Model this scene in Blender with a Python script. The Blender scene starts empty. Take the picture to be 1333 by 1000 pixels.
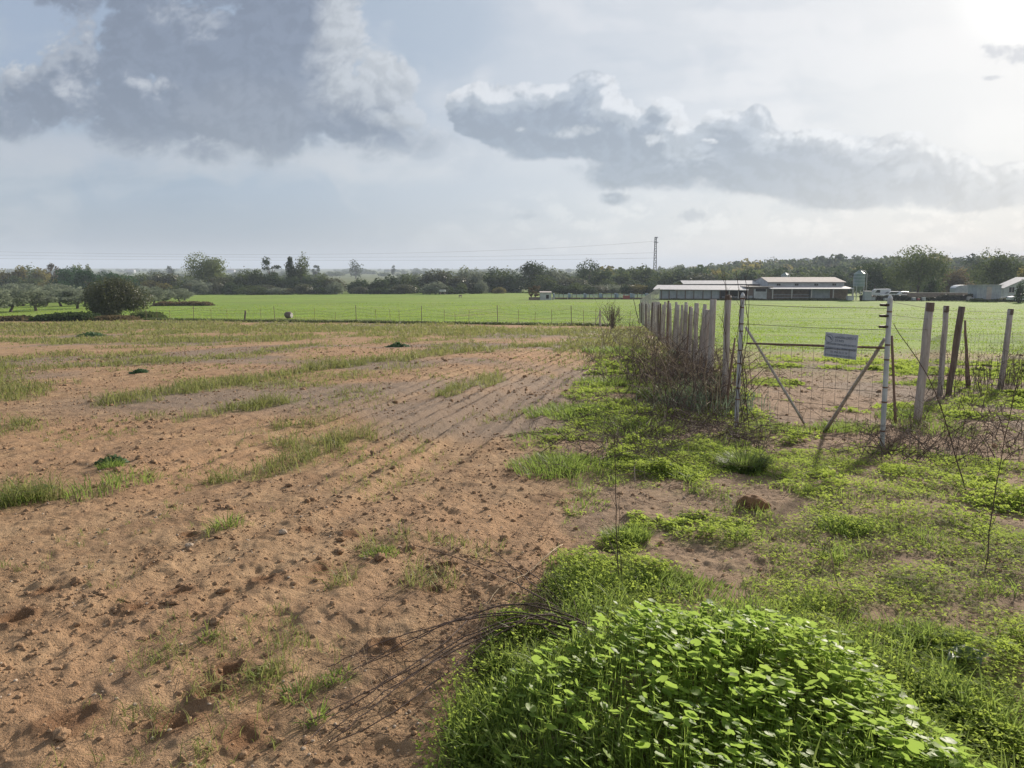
import bpy, math, random
import numpy as np
from mathutils import Vector, Matrix

random.seed(7)
rng = np.random.default_rng(11)
sc = bpy.context.scene
COL = sc.collection
R = math.radians

# ------------------------------------------------------------------ camera model (for measuring positions on the ground)
F = 1007.0
PITCH = R(8.36)
CAMZ = 1.6
CP, SP = math.cos(PITCH), math.sin(PITCH)
SUN_AZ, SUN_EL = R(36.0), R(21.0)
SUN = np.array([math.sin(SUN_AZ) * math.cos(SUN_EL), math.cos(SUN_AZ) * math.cos(SUN_EL), math.sin(SUN_EL)])


def ray(px, py):
    cx, cy = (px - 666.5) / F, (500 - py) / F
    return np.array([cx, CP + cy * SP, -SP + cy * CP])


def azel(px, py):
    d = ray(px, py)
    return math.degrees(math.atan2(d[0], d[1])), math.degrees(math.atan2(d[2], math.hypot(d[0], d[1])))


# ------------------------------------------------------------------ numpy noise
def _hash(ix, iy, seed):
    h = (ix.astype(np.int64) * 374761393 + iy.astype(np.int64) * 668265263 + seed * 1442695041) & 0xFFFFFFFF
    h = ((h ^ (h >> 13)) * 1274126177) & 0xFFFFFFFF
    h = h ^ (h >> 16)
    return (h & 0xFFFFFF) / float(0xFFFFFF)


def vnoise(x, y, seed=0):
    x = np.asarray(x, float); y = np.asarray(y, float)
    ix, iy = np.floor(x), np.floor(y)
    fx, fy = x - ix, y - iy
    fx = fx * fx * (3 - 2 * fx); fy = fy * fy * (3 - 2 * fy)
    a = _hash(ix, iy, seed); b = _hash(ix + 1, iy, seed)
    c = _hash(ix, iy + 1, seed); d = _hash(ix + 1, iy + 1, seed)
    return (a * (1 - fx) + b * fx) * (1 - fy) + (c * (1 - fx) + d * fx) * fy


def fbm(x, y, sc_, oct_=4, seed=0):
    s, a, t = 0.0, 1.0, 0.0
    x = np.asarray(x, float); y = np.asarray(y, float)
    ca, sa = math.cos(0.6), math.sin(0.6)
    f = 1.0 / sc_
    for i in range(oct_):
        s = s + a * vnoise(x * f, y * f, seed + i * 17)
        x, y = ca * x - sa * y, sa * x + ca * y
        t += a; a *= 0.5; f *= 2.03
    return s / t


def sstep(a, b, v):
    t = np.clip((v - a) / (b - a), 0, 1)
    return t * t * (3 - 2 * t)


# ------------------------------------------------------------------ terrain
PR = np.array([0, 3, 8, 20, 60, 100, 150, 190, 230, 300, 420, 700, 1200, 2500, 6000], float)
PZ = np.array([0, -.02, -.25, -.74, -2.35, -3.35, -4.0, -4.6, -5.1, -5.6, -6.0, -6.0, -5.0, 2.0, 14.0], float)
MX, MY = 0.78, 2.15          # centre of the earth mound overgrown with mallow


def smooth_profile(r):
    z = np.interp(r, PR, PZ)
    z2 = np.interp(r * 1.08, PR, PZ); z3 = np.interp(r * 0.92, PR, PZ)
    return (z + z2 + z3) / 3


def mound(x, y):
    dx = (x - MX); dx = np.where(dx < 0, dx / 0.90, dx / 0.74)
    q = dx ** 2 + ((y - MY) / 1.25) ** 2
    return 0.15 * sstep(1.0, 0.25, q)


def macro(x, y):
    x = np.asarray(x, float); y = np.asarray(y, float)
    r = np.hypot(x, y)
    z = smooth_profile(r)
    az = np.degrees(np.arctan2(x, y))
    # wooded hill on the right
    w = sstep(3, 22, az) * sstep(75, 45, az)
    w2 = 0.6 + 0.4 * sstep(8, 26, az)
    z = z + 10.5 * w * w2 * sstep(300, 640, r) * sstep(1900, 900, r)
    z = z + 10 * sstep(1200, 2600, r) * (fbm(x, y, 900, 2, 5) - 0.45) * sstep(3, -10, az)
    z = z + 0.35 * (fbm(x, y, 55, 2, 9) - .5) * sstep(30, 90, r)
    # gentle swells close by, low bank under the verge
    z = z + 0.10 * (fbm(x, y, 3.1, 2, 3) - 0.5) * sstep(2, 6, r) * sstep(200, 60, r)
    z = z + mound(x, y)
    return z


def ground(px, py):
    d = ray(px, py)
    t0, t = 0.0, 0.5
    while t < 9000:
        p = d * t
        if CAMZ + p[2] < float(macro(p[0], p[1])):
            break
        t0 = t; t *= 1.02
    for _ in range(30):
        m = (t0 + t) / 2; p = d * m
        if CAMZ + p[2] < float(macro(p[0], p[1])): t = m
        else: t0 = m
    p = d * t
    return np.array([p[0], p[1]])


def at(px, py, D):
    """world point seen at the given pixel of the photograph, D metres ahead"""
    d = ray(px, py); d = d * (D / d[1])
    return np.array([d[0], d[1], CAMZ + d[2]])


G = {}
def gp(px, py):
    k = (px, py)
    if k not in G: G[k] = ground(px, py)
    return G[k]


# verge boundary: x of the edge between ploughed soil and verge, as a function of y
_vb = sorted([tuple(gp(a, b)[::-1]) for a, b in [(575, 995), (600, 900), (640, 800), (740, 700), (735, 640), (700, 590), (735, 520), (770, 480), (775, 455), (795, 437)]])
VBY = np.array([v[0] for v in _vb]); VBX = np.array([v[1] for v in _vb])
# fence and gate points
ROW0, ROW1 = gp(923, 506), gp(833, 419)
GL, GR_ = gp(958, 560), gp(1148, 585)
PA = gp(1195, 553)
PE = gp(1303, 502)
rowdir = (ROW1 - ROW0); ROWLEN = np.linalg.norm(rowdir); rowdir = rowdir / ROWLEN
rdir = (PE - PA) / np.linalg.norm(PE - PA)


def seg_side(x, y, p, q):
    return (q[0] - p[0]) * (y - p[1]) - (q[1] - p[1]) * (x - p[0])


FF = [gp(188, 416.5), gp(500, 420.5), gp(800, 425)]   # field fence


def beyond_fence(x, y):
    """1 beyond the thin field fence"""
    a, b = FF[0], FF[2]
    yl = np.interp(x, [-60, a[0], FF[1][0], b[0], b[0] + 5], [a[1] + 6, a[1], FF[1][1], b[1], b[1] - 1])
    return sstep(-0.4, 0.4, y - yl)


def right_of_row(x, y):
    s = seg_side(x, y, ROW0, ROW1)
    return sstep(2.0, -8.0, s) * sstep(0, 1.0, y - 8)


def capsule(x, y, pts, w):
    best = np.full(np.shape(x), 9e9)
    for p, q in zip(pts[:-1], pts[1:]):
        vx, vy = q[0] - p[0], q[1] - p[1]
        L = vx * vx + vy * vy + 1e-9
        t = np.clip(((x - p[0]) * vx + (y - p[1]) * vy) / L, 0, 1)
        best = np.minimum(best, np.hypot(x - p[0] - t * vx, y - p[1] - t * vy))
    return 1 - best / w


STRIPS = [   # grass strips in the ploughed field: (pixel points, half width in metres, strength)
    ([(140, 524), (240, 508), (330, 494), (470, 474)], .55, 1.0), ([(470, 474), (560, 462), (720, 449), (800, 440)], .9, .95),
    ([(262, 544), (330, 532), (385, 522)], .35, .9), ([(290, 622), (350, 610), (420, 590)], .26, .9), ([(390, 578), (470, 572)], .3, .8),
    ([(375, 556), (420, 550)], .25, .7), ([(425, 512), (480, 510)], .3, .7), ([(490, 534), (510, 531)], .2, .9), ([(585, 514), (650, 492)], .35, .9),
    ([(-40, 480), (10, 520)], .9, .8), ([(-30, 565), (15, 555)], .5, .8), ([(-40, 668), (55, 650)], .22, 1.0), ([(-40, 640), (10, 640)], .2, .7), ([(105, 655), (180, 625)], .18, .42),
    ([(185, 548), (200, 545)], .2, .5), ([(270, 700), (300, 690)], .09, .6), ([(195, 515), (205, 512)], .2, .4),
    ([(-60, 475), (80, 462), (220, 470)], .9, .7), ([(60, 480), (300, 466), (420, 448)], .8, .7), ([(300, 445), (420, 440)], 1.0, .5),
    ([(-80, 425), (240, 424)], 9.0, .95), ([(-60, 445), (200, 442), (330, 440)], 3.2, .85), ([(200, 427), (450, 427)], 8.0, .8), ([(450, 429), (700, 432), (830, 433)], 7.0, .85), ([(-60, 434), (60, 436)], 2.5, .6),
    ([(775, 455), (815, 440)], 1.5, .95), ([(790, 470), (830, 455)], .8, .9), ([(600, 545), (625, 550)], .15, .4), ([(410, 556), (450, 552)], .12, .5),
    ([(395, 905), (450, 890)], .05, .6), ([(335, 890), (360, 880)], .05, .5), ([(270, 835), (285, 835)], .05, .5), ([(480, 712), (510, 722)], .12, .75), ([(515, 565), (560, 560)], .12, .4),
    ([(440, 765), (460, 740)], .06, .35), ([(560, 700), (620, 720)], .15, .3), ([(200, 880), (240, 870)], .05, .3), ([(640, 470), (760, 500)], .1, .25), ([(520, 700), (560, 760)], .12, .25),
]
STRIPS = [([gp(*p) for p in s], w, k) for s, w, k in STRIPS]


def strips(x, y):
    m = np.zeros(np.shape(x))
    wob = (fbm(x, y, .55, 3, 21) - .5) * 1.3 + (vnoise(x / 1.7, y / 1.7, 4) - .5) * .6
    for pts, w, k in STRIPS:
        c = capsule(x, y, pts, w)
        m = np.maximum(m, k * sstep(0.0, 0.5, c * .8 + wob * 1.25 * (c > -1)))
    rr = np.hypot(x, y)
    low = sstep(.50, .68, fbm(x, y * .8, 2.4, 4, 231)) * (.42 * sstep(7, 14, rr) + .42 * sstep(18, 40, rr))
    return np.maximum(m, low)


PATCH = [(815, 700, .17, 1), (780, 765, .34, 1), (850, 755, .3, .9), (1095, 685, .26, 1), (1150, 770, .3, .8), (1200, 835, .26, .9), (1220, 760, .3, .7), (1000, 612, .65, 1), (1060, 600, .5, 1),
         (850, 605, .9, .9), (930, 610, .5, .9), (745, 600, .4, .6), (755, 535, .5, .5), (800, 560, .9, .7), (1040, 690, .2, .6), (900, 700, .2, .5), (960, 680, .4, .45), (1120, 720, .4, .6),
         (1150, 600, .5, .6), (1250, 640, .8, .6), (1100, 650, .6, .5), (1060, 780, .3, .9), (1110, 850, .35, .8), (1160, 900, .25, .6), (620, 720, .3, .2), (640, 860, .2, .5), (690, 830, .25, .6),
         (760, 790, .3, .7), (600, 960, .1, .3), (880, 540, 1.5, .8), (1010, 730, .25, .6), (1280, 800, .3, .6), (1180, 700, .35, .9), (1250, 730, .4, .8), (1090, 740, .3, .8), (1300, 700, .4, .7), (1200, 780, .3, .9), (1290, 870, .15, .5), (1060, 650, .4, .8), (870, 800, .3, .9)]
PATCH = [(gp(a, b), r_, k) for a, b, r_, k in PATCH]
BARE = [(850, 655, .45), (935, 735, .32), (790, 650, .2), (1235, 905, .22), (1290, 960, .3), (700, 690, .5), (980, 655, .2), (1010, 655, .3), (900, 660, .3), (1320, 680, .3), (1050, 770, .08), (1000, 640, .2), (1240, 560, .9), (1300, 585, .9), (1180, 600, .35), (981, 660, .22), (900, 560, .45), (1330, 560, .9), (860, 520, .7)]
BARE = [(gp(a, b), r_) for a, b, r_ in BARE]


def verge(x, y):
    xb = np.interp(y, VBY, VBX)
    e = x - xb + (fbm(x, y, .5, 3, 31) - .5) * np.clip(0.12 * y, .2, 1.4)
    v = sstep(-0.25, 0.45, e / np.clip(0.1 * y, .25, 1.2))
    v = v * sstep(0, 1, (26 - y) / 6)
    return v


def inside_gate(x, y):
    """1 inside the fenced paddock"""
    a = sstep(-.15, .5, seg_side(x, y, GL, GR_) / 2.0 * 1.0)
    b = sstep(-.5, 1.5, seg_side(x, y, PA, PE) / 4.0)
    c = sstep(1.0, -2.0, seg_side(x, y, ROW0, ROW1) / ROWLEN * 3)
    lm = np.where(x > PA[0], b, np.where(y > 12, 1, a))
    return np.clip(lm * c, 0, 1)


def vegcover(x, y):
    """0..1 low green ground cover of the verge and trampled paddock"""
    n = fbm(x, y, .8, 4, 41) * .5 + fbm(x, y, .22, 3, 43) * .5
    v = sstep(.44, .58, n) * .95
    p = np.zeros(np.shape(x))
    for (c, r_, k) in PATCH:
        q = np.hypot(x - c[0], (y - c[1]) * .8) / r_
        p = np.maximum(p, k * sstep(1.4, .4, q - (n - .5) * 3.0))
    v = np.maximum(v, p)
    for (c, r_) in BARE:
        q = np.hypot(x - c[0], y - c[1]) / r_
        v = v * (1 - .85 * sstep(1.4, .5, q + (n - .5)))
    q = ((x - 1.2) / 1.0) ** 2 + ((y - 2.6) / 1.0) ** 2
    v = np.maximum(v, .9 * sstep(1.5, .7, q - (n - .5) * 3.5))
    vg = verge(x, y) * (1 - inside_gate(x, y))
    pad = inside_gate(x, y) * sstep(25, 15, y + (fbm(x, y, 3, 2, 61) - .5) * 8)
    g = vg * v + pad * sstep(.46, .62, fbm(x, y, 1.6, 3, 71)) * .8
    return np.clip(g, 0, 1)


def pasture(x, y):
    ig = inside_gate(x, y) * sstep(16, 30, y + (fbm(x, y, 3, 3, 61) - .5) * 10)
    bf = beyond_fence(x, y)
    return np.clip(np.maximum(ig, bf), 0, 1)


HOLES = [(247, 697, .07, .035), (400, 690, .05, .02), (235, 775, .09, .03), (178, 795, .10, .045), (20, 808, .12, .05), (300, 872, .08, .05), (275, 905, .09, .045), (500, 842, .08, .06), (330, 880, .05, .03), (455, 700, .08, .02),
         (345, 757, .1, .03), (580, 742, .05, .05), (565, 772, .06, .04), (720, 760, .06, .02), (320, 960, .1, .03), (60, 770, .06, .02), (90, 940, .12, .02), (230, 940, .1, .03), (200, 740, .05, .02), (420, 740, .07, .02)]
HOLES = [(gp(a, b), r_ * .62, d * .8) for a, b, r_, d in HOLES]
fd0, fd1 = gp(500, 570), gp(765, 446)
fdir = (fd1 - fd0) / np.linalg.norm(fd1 - fd0)


def micro(x, y):
    """returns (height, moist)"""
    x = np.asarray(x, float); y = np.asarray(y, float)
    r = np.hypot(x, y)
    near = sstep(45, 12, r)
    past = pasture(x, y)
    n1 = fbm(x, y, .45, 3, 1)
    cl = np.abs(fbm(x, y, .11, 3, 2) - .5) * 2
    h = (n1 - .5) * .035 + (.5 - cl) * .016 * (0.6 + n1)
    big = sstep(.60, .78, fbm(x, y, .17, 2, 8))
    h = h + big * .012 + (vnoise(x / .075, y / .075, 14) - .5) * .010 * sstep(16, 8, r)
    h = h + (vnoise(x / .035, y / .035, 12) - .5) * .009 * sstep(9, 5, r)
    s = -(x - fd0[0]) * fdir[1] + (y - fd0[1]) * fdir[0]
    s = s + (fbm(x, y, 4.0, 2, 77) - .5) * .5
    fm = sstep(1.9, 1.0, np.abs(s)) * sstep(5, 8, y) * (1 - verge(x, y)) * (.55 + .9 * vnoise(x * .5, y * .5, 91))
    h = h + fm * .026 * np.sin(2 * np.pi * s / .30) + fm * .008 * np.sin(2 * np.pi * s / .13 + 1)
    rut = sstep(.26, .12, np.abs(np.abs(s + .3) - .85)) * sstep(4.5, 7, y) * (1 - verge(x, y))
    h = h * (1 - .6 * rut) - .03 * rut
    h = h + .012 * (1 - verge(x, y)) * np.sin(2 * np.pi * s / .42 + 2) * sstep(.35, .6, vnoise(x * .7, y * .4, 33))
    moist = np.zeros(np.shape(x))
    for (c, rr, d) in HOLES:
        q = np.hypot(x - c[0], y - c[1]) / rr + (n1 - .5) * .8 + (cl - .3) * .8
        h = h - d * .75 * sstep(1.0, .2, q) + d * .35 * sstep(.5, 0, np.abs(q - 1.15))
        moist = np.maximum(moist, sstep(2.6, .6, q))
    h = h * near * (1 - .6 * past)
    return h, moist


def zfull(x, y):
    return macro(x, y) + micro(x, y)[0]


# ------------------------------------------------------------------ object helpers
def tag(o, label=None, cat=None, group=None, kind=None):
    if label: o['label'] = label
    if cat: o['category'] = cat
    if group: o['group'] = group
    if kind: o['kind'] = kind
    return o


def empty(name, loc, rz=0.0):
    o = bpy.data.objects.new(name, None); COL.objects.link(o)
    o.location = tuple(float(v) for v in loc); o.rotation_euler = (0, 0, rz); o.empty_display_size = .2
    return o


def np_mesh(name, V, Fc, mat, parent=None, attrs=None, smooth=False, matidx=None):
    """V (n,3), Fc (m,k) all faces alike"""
    me = bpy.data.meshes.new(name)
    V = np.ascontiguousarray(V, dtype=np.float32); Fc = np.ascontiguousarray(Fc, dtype=np.int32)
    n, (m, k) = len(V), Fc.shape
    me.vertices.add(n); me.vertices.foreach_set('co', V.ravel())
    me.loops.add(m * k); me.loops.foreach_set('vertex_index', Fc.ravel())
    me.polygons.add(m)
    me.polygons.foreach_set('loop_start', np.arange(0, m * k, k, dtype=np.int32))
    me.polygons.foreach_set('loop_total', np.full(m, k, dtype=np.int32))
    if smooth: me.polygons.foreach_set('use_smooth', np.ones(m, dtype=bool))
    me.update(calc_edges=True)
    for an, av in (attrs or {}).items():
        a = me.attributes.new(an, 'FLOAT', 'POINT'); a.data.foreach_set('value', np.ascontiguousarray(av, dtype=np.float32))
    for m_ in (mat if isinstance(mat, (list, tuple)) else [mat]): me.materials.append(m_)
    if matidx is not None: me.polygons.foreach_set('material_index', np.ascontiguousarray(matidx, dtype=np.int32))
    o = bpy.data.objects.new(name, me); COL.objects.link(o)
    if parent: o.parent = parent
    return o


class MB:
    def __init__(s): s.v = []; s.f = []
    def add(s, vs, fs):
        b = len(s.v); s.v += [tuple(float(c) for c in v) for v in vs]; s.f += [tuple(i + b for i in f) for f in fs]
        return s
    def box(s, x0, y0, z0, x1, y1, z1):
        vs = [(x0, y0, z0), (x1, y0, z0), (x1, y1, z0), (x0, y1, z0), (x0, y0, z1), (x1, y0, z1), (x1, y1, z1), (x0, y1, z1)]
        return s.add(vs, [(0, 3, 2, 1), (4, 5, 6, 7), (0, 1, 5, 4), (1, 2, 6, 5), (2, 3, 7, 6), (3, 0, 4, 7)])
    def slab(s, pts, up=(0, 0, .1)):
        """a polygon given thickness by the vector up"""
        n = len(pts); q = [tuple(np.array(p) + np.array(up)) for p in pts]
        return s.add(list(pts) + q, [tuple(range(n))[::-1], tuple(range(n, 2 * n))] + [(i, (i + 1) % n, n + (i + 1) % n, n + i) for i in range(n)])
    def tube(s, pts, rad, sides=6, cap=True, squash=None):
        pts = [Vector([float(c) for c in p]) for p in pts]
        n = len(pts)
        if not hasattr(rad, '__len__'): rad = [rad] * n
        vs = []
        ref = Vector((0.13, 0.21, 1)).normalized()
        t0 = (pts[-1] - pts[0]).normalized()
        if abs(t0.dot(ref)) > .9: ref = Vector((1, 0.17, 0.05)).normalized()
        for i, p in enumerate(pts):
            t = (pts[min(i + 1, n - 1)] - pts[max(i - 1, 0)]).normalized()
            a = t.cross(ref).normalized(); b = t.cross(a).normalized()
            for k in range(sides):
                an = 2 * math.pi * k / sides
                vs.append(p + (a * math.cos(an) + b * math.sin(an)) * rad[i])
        fs = [(i * sides + k, i * sides + (k + 1) % sides, (i + 1) * sides + (k + 1) % sides, (i + 1) * sides + k) for i in range(n - 1) for k in range(sides)]
        if cap: fs += [tuple(range(sides))[::-1], tuple(range((n - 1) * sides, n * sides))]
        return s.add(vs, fs)
    def build(s, name, mat, parent=None, smooth=False, bevel=0):
        me = bpy.data.meshes.new(name); me.from_pydata(s.v, [], s.f); me.update()
        if smooth: me.polygons.foreach_set('use_smooth', [True] * len(me.polygons))
        me.materials.append(mat)
        o = bpy.data.objects.new(name, me); COL.objects.link(o)
        if parent: o.parent = parent
        if bevel:
            b = o.modifiers.new('bevel', 'BEVEL'); b.width = bevel; b.segments = 2; b.limit_method = 'ANGLE'
        return o


def copy_tree(o, parent=None):
    c = o.copy(); COL.objects.link(c); c.parent = parent
    for ch in list(o.children): copy_tree(ch, c)
    return c


# ------------------------------------------------------------------ materials
def newmat(name):
    m = bpy.data.materials.new(name); m.use_nodes = True
    nt = m.node_tree; nt.nodes.clear()
    out = nt.nodes.new('ShaderNodeOutputMaterial')
    return m, nt, out


class NT:
    def __init__(s, nt): s.nt = nt
    def n(s, typ, **kw):
        x = s.nt.nodes.new(typ)
        for k, v in kw.items(): setattr(x, k, v)
        return x
    def put(s, sock, v):
        if hasattr(v, 'is_output') or isinstance(v, bpy.types.NodeSocket): s.nt.links.new(v, sock)
        elif v is not None: sock.default_value = v
    def m(s, op, a, b=None, c=None, clamp=False):
        x = s.n('ShaderNodeMath', operation=op); x.use_clamp = clamp
        s.put(x.inputs[0], a)
        if b is not None: s.put(x.inputs[1], b)
        if c is not None: s.put(x.inputs[2], c)
        return x.outputs[0]
    def vm(s, op, a, b=None):
        x = s.n('ShaderNodeVectorMath', operation=op); s.put(x.inputs[0], a)
        if b is not None: s.put(x.inputs[1], b)
        return x.outputs['Value'] if op in ('DOT_PRODUCT', 'LENGTH') else x.outputs[0]
    def ss(s, a, b, v):
        x = s.n('ShaderNodeMapRange', interpolation_type='SMOOTHSTEP'); s.put(x.inputs['Value'], v)
        s.put(x.inputs['From Min'], a); s.put(x.inputs['From Max'], b)
        return x.outputs[0]
    def lin(s, a, b, c, d, v):
        x = s.n('ShaderNodeMapRange'); s.put(x.inputs['Value'], v)
        for i, q in zip(('From Min', 'From Max', 'To Min', 'To Max'), (a, b, c, d)): s.put(x.inputs[i], q)
        return x.outputs[0]
    def mix(s, f, a, b, blend='MIX'):
        x = s.n('ShaderNodeMix', data_type='RGBA', blend_type=blend)
        s.put(x.inputs[0], f); s.put(x.inputs[6], c4(a)); s.put(x.inputs[7], c4(b))
        return x.outputs[2]
    def noise(s, vec, scale, detail=4, rough=.55, dist=0.0):
        x = s.n('ShaderNodeTexNoise'); s.put(x.inputs['Vector'], vec); x.inputs['Scale'].default_value = scale
        x.inputs['Detail'].default_value = detail; x.inputs['Roughness'].default_value = rough; x.inputs['Distortion'].default_value = dist
        return x.outputs[0]
    def attr(s, name):
        x = s.n('ShaderNodeAttribute'); x.attribute_name = name; return x.outputs['Fac']
    def scaled(s, vec, v):
        x = s.n('ShaderNodeVectorMath', operation='MULTIPLY'); s.put(x.inputs[0], vec); x.inputs[1].default_value = v
        return x.outputs[0]


def c4(c):
    if isinstance(c, (tuple, list)) and len(c) == 3: return (*c, 1.0)
    return c


def simple_mat(name, col, col2=None, scale=8.0, rough=.8, bump=0.2, metallic=0.0, stretch=(1, 1, 1), spec=.3, dist=.02):
    m, nt, out = newmat(name); t = NT(nt)
    tc = t.n('ShaderNodeTexCoord').outputs['Object']
    v = t.scaled(tc, stretch)
    n1 = t.noise(v, scale, 6, .6)
    n2 = t.noise(v, scale * 5, 3, .6)
    col2 = col2 or tuple(c * .6 for c in col)
    f = t.ss(.32, .68, t.m('ADD', t.m('MULTIPLY', n1, .7), t.m('MULTIPLY', n2, .3)))
    b = t.n('ShaderNodeBsdfPrincipled')
    t.put(b.inputs['Base Color'], t.mix(f, col2, col)); b.inputs['Roughness'].default_value = rough
    b.inputs['Metallic'].default_value = metallic; b.inputs['Specular IOR Level'].default_value = spec
    if bump:
        bp = t.n('ShaderNodeBump'); bp.inputs['Strength'].default_value = bump; bp.inputs['Distance'].default_value = dist
        t.put(bp.inputs['Height'], t.m('ADD', n1, n2)); nt.links.new(bp.outputs[0], b.inputs['Normal'])
    nt.links.new(b.outputs[0], out.inputs[0])
    return m


def leaf_mat(name, dark, light, dry=(.25, .20, .08), trans=.45, rough=.5, drymix=0.0, transcol=None, spec=.25):
    """var attribute: 0..1 leaf to leaf colour"""
    m, nt, out = newmat(name); t = NT(nt)
    v = t.attr('var')
    col = t.mix(t.ss(0, 1, v), dark, light)
    pos = t.n('ShaderNodeNewGeometry').outputs['Position']
    big = t.noise(pos, 1.3, 3, .6)
    col = t.mix(t.m('MULTIPLY', t.ss(.45, .75, big), .35), col, tuple(c * 1.0 for c in dry))
    if drymix:
        dv = t.attr('dry'); col = t.mix(dv, col, dry)
    b = t.n('ShaderNodeBsdfPrincipled'); t.put(b.inputs['Base Color'], col); b.inputs['Roughness'].default_value = rough
    b.inputs['Specular IOR Level'].default_value = spec
    tr = t.n('ShaderNodeBsdfTranslucent')
    tcol = t.mix(.6, col, transcol or tuple(min(1, c * 2.2) for c in light)) if True else col
    t.put(tr.inputs['Color'], tcol)
    mx = t.n('ShaderNodeMixShader'); mx.inputs[0].default_value = trans
    nt.links.new(b.outputs[0], mx.inputs[1]); nt.links.new(tr.outputs[0], mx.inputs[2])
    nt.links.new(mx.outputs[0], out.inputs[0])
    return m


def ground_mat():
    m, nt, out = newmat('ground_surface'); t = NT(nt)
    pos = t.n('ShaderNodeNewGeometry').outputs['Position']
    past, cover, moist, grey, far = (t.attr(a) for a in ('pasture', 'cover', 'moist', 'grey', 'far'))
    nA = t.noise(pos, .35, 5, .6); nB = t.noise(pos, 3.0, 6, .65); nC = t.noise(pos, 22, 5, .7); nD = t.noise(pos, 110, 3, .7)
    soil = t.mix(t.ss(.3, .7, nB), (.245, .155, .088), (.405, .272, .158))
    soil = t.mix(t.m('MULTIPLY', t.ss(.40, .60, nA), .7), soil, (.36, .22, .125))
    soil = t.mix(t.m('MULTIPLY', t.ss(.52, .72, nC), .55), soil, (.16, .092, .055))
    soil = t.mix(t.m('MULTIPLY', t.ss(.60, .72, nD), .55), soil, (.46, .36, .27))
    soil = t.mix(t.m('MULTIPLY', t.ss(.38, .28, nD), .5), soil, (.11, .065, .04))
    nM = t.noise(pos, 1.1, 7, .7, .6)
    soil = t.mix(t.m('MULTIPLY', t.ss(.50, .66, nM), .6), soil, t.mix(nC, (.18, .112, .068), (.31, .205, .13)))
    soil = t.mix(t.m('MULTIPLY', grey, .75), soil, t.mix(nC, (.13, .105, .085), (.27, .215, .17)))
    soil = t.mix(t.m('MULTIPLY', moist, .75), soil, t.mix(nC, (.085, .04, .02), (.20, .10, .05)))
    cov = t.m('MULTIPLY', cover, t.ss(.35, .6, t.m('ADD', t.m('MULTIPLY', nC, .5), t.m('MULTIPLY', nB, .5))))
    soil = t.mix(t.m('MULTIPLY', cov, .8), soil, t.mix(nC, (.05, .075, .022), (.11, .15, .04)))
    # pasture
    sx = t.scaled(pos, (.06, .35, .3)); st = t.noise(sx, 1.0, 6, .65)
    sy = t.noise(t.scaled(pos, (.5, 1.6, 1)), 1.0, 6, .7)
    g = t.mix(t.ss(.35, .65, st), (.12, .20, .026), (.20, .29, .040))
    g = t.mix(t.m('MULTIPLY', t.ss(.50, .68, sy), .55), g, (.235, .225, .08))
    g = t.mix(t.m('MULTIPLY', t.ss(.50, .66, t.noise(t.scaled(pos, (.12, .45, 1)), 1.0, 5, .7)), .6), g, (.20, .165, .08))
    g = t.mix(t.m('MULTIPLY', t.ss(.54, .74, nC), .5), g, (.07, .12, .02))
    fr = t.mix(t.ss(.4, .6, t.noise(t.scaled(pos, (.01, .02, .01)), 1.0, 5, .6)), (.085, .105, .04), (.12, .135, .055))
    g = t.mix(far, g, fr)
    col = t.mix(past, soil, g)
    b = t.n('ShaderNodeBsdfPrincipled'); t.put(b.inputs['Base Color'], col); b.inputs['Roughness'].default_value = .95
    b.inputs['Specular IOR Level'].default_value = .12
    bp = t.n('ShaderNodeBump'); bp.inputs['Strength'].default_value = 1.0; bp.inputs['Distance'].default_value = .03
    hgt = t.m('ADD', t.m('ADD', t.m('MULTIPLY', nC, 1.1), t.m('MULTIPLY', nD, .45)), t.m('MULTIPLY', nB, 1.0))
    hgt = t.m('ADD', hgt, t.m('MULTIPLY', t.m('MULTIPLY', sy, past), 6.0))
    t.put(bp.inputs['Height'], hgt); nt.links.new(bp.outputs[0], b.inputs['Normal'])
    nt.links.new(b.outputs[0], out.inputs[0])
    return m


M = {}
M['ground'] = ground_mat()
M['soil'] = simple_mat('clod_soil', (.37, .245, .15), (.22, .135, .08), 30, .95, 1.0, spec=.05, dist=.008)
M['stone'] = simple_mat('pale_stone', (.42, .34, .26), (.26, .19, .13), 20, .8, .3)
M['rock'] = simple_mat('brown_rock', (.30, .17, .08), (.15, .08, .04), 18, .9, .8)
M['wood'] = simple_mat('weathered_post_wood', (.50, .45, .41), (.26, .22, .19), 5, .9, .7, stretch=(6, 6, .6), dist=.01)
M['wood_dark'] = simple_mat('dark_post_wood', (.20, .155, .13), (.09, .065, .05), 5, .9, .7, stretch=(6, 6, .6), dist=.01)
M['wood_brown'] = simple_mat('red_brown_wood', (.25, .165, .12), (.13, .085, .065), 5, .9, .6, stretch=(6, 6, .6), dist=.01)
M['pale_wood'] = simple_mat('pale_painted_wood', (.52, .50, .48), (.33, .30, .28), 5, .85, .5, stretch=(6, 6, .6), dist=.01)
M['galv'] = simple_mat('galvanised_steel', (.55, .56, .58), (.36, .37, .38), 9, .5, .15, metallic=.35, stretch=(1, 1, .3))
M['wire'] = simple_mat('dull_wire', (.14, .125, .115), (.09, .075, .065), 30, .95, 0, spec=.05)
M['rust'] = simple_mat('rusty_iron', (.22, .12, .08), (.10, .06, .045), 25, .8, .3)
M['ins'] = simple_mat('brown_plastic', (.06, .035, .025), None, 20, .5, 0)
M['sign'] = simple_mat('faded_sign_face', (.50, .51, .57), (.40, .41, .46), 12, .6, .05)
M['ink'] = simple_mat('faded_blue_ink', (.10, .125, .18), (.17, .19, .24), 60, .7, 0)
M['stem'] = simple_mat('dark_dead_stem', (.13, .085, .065), (.05, .032, .027), 30, .8, .2)
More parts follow.
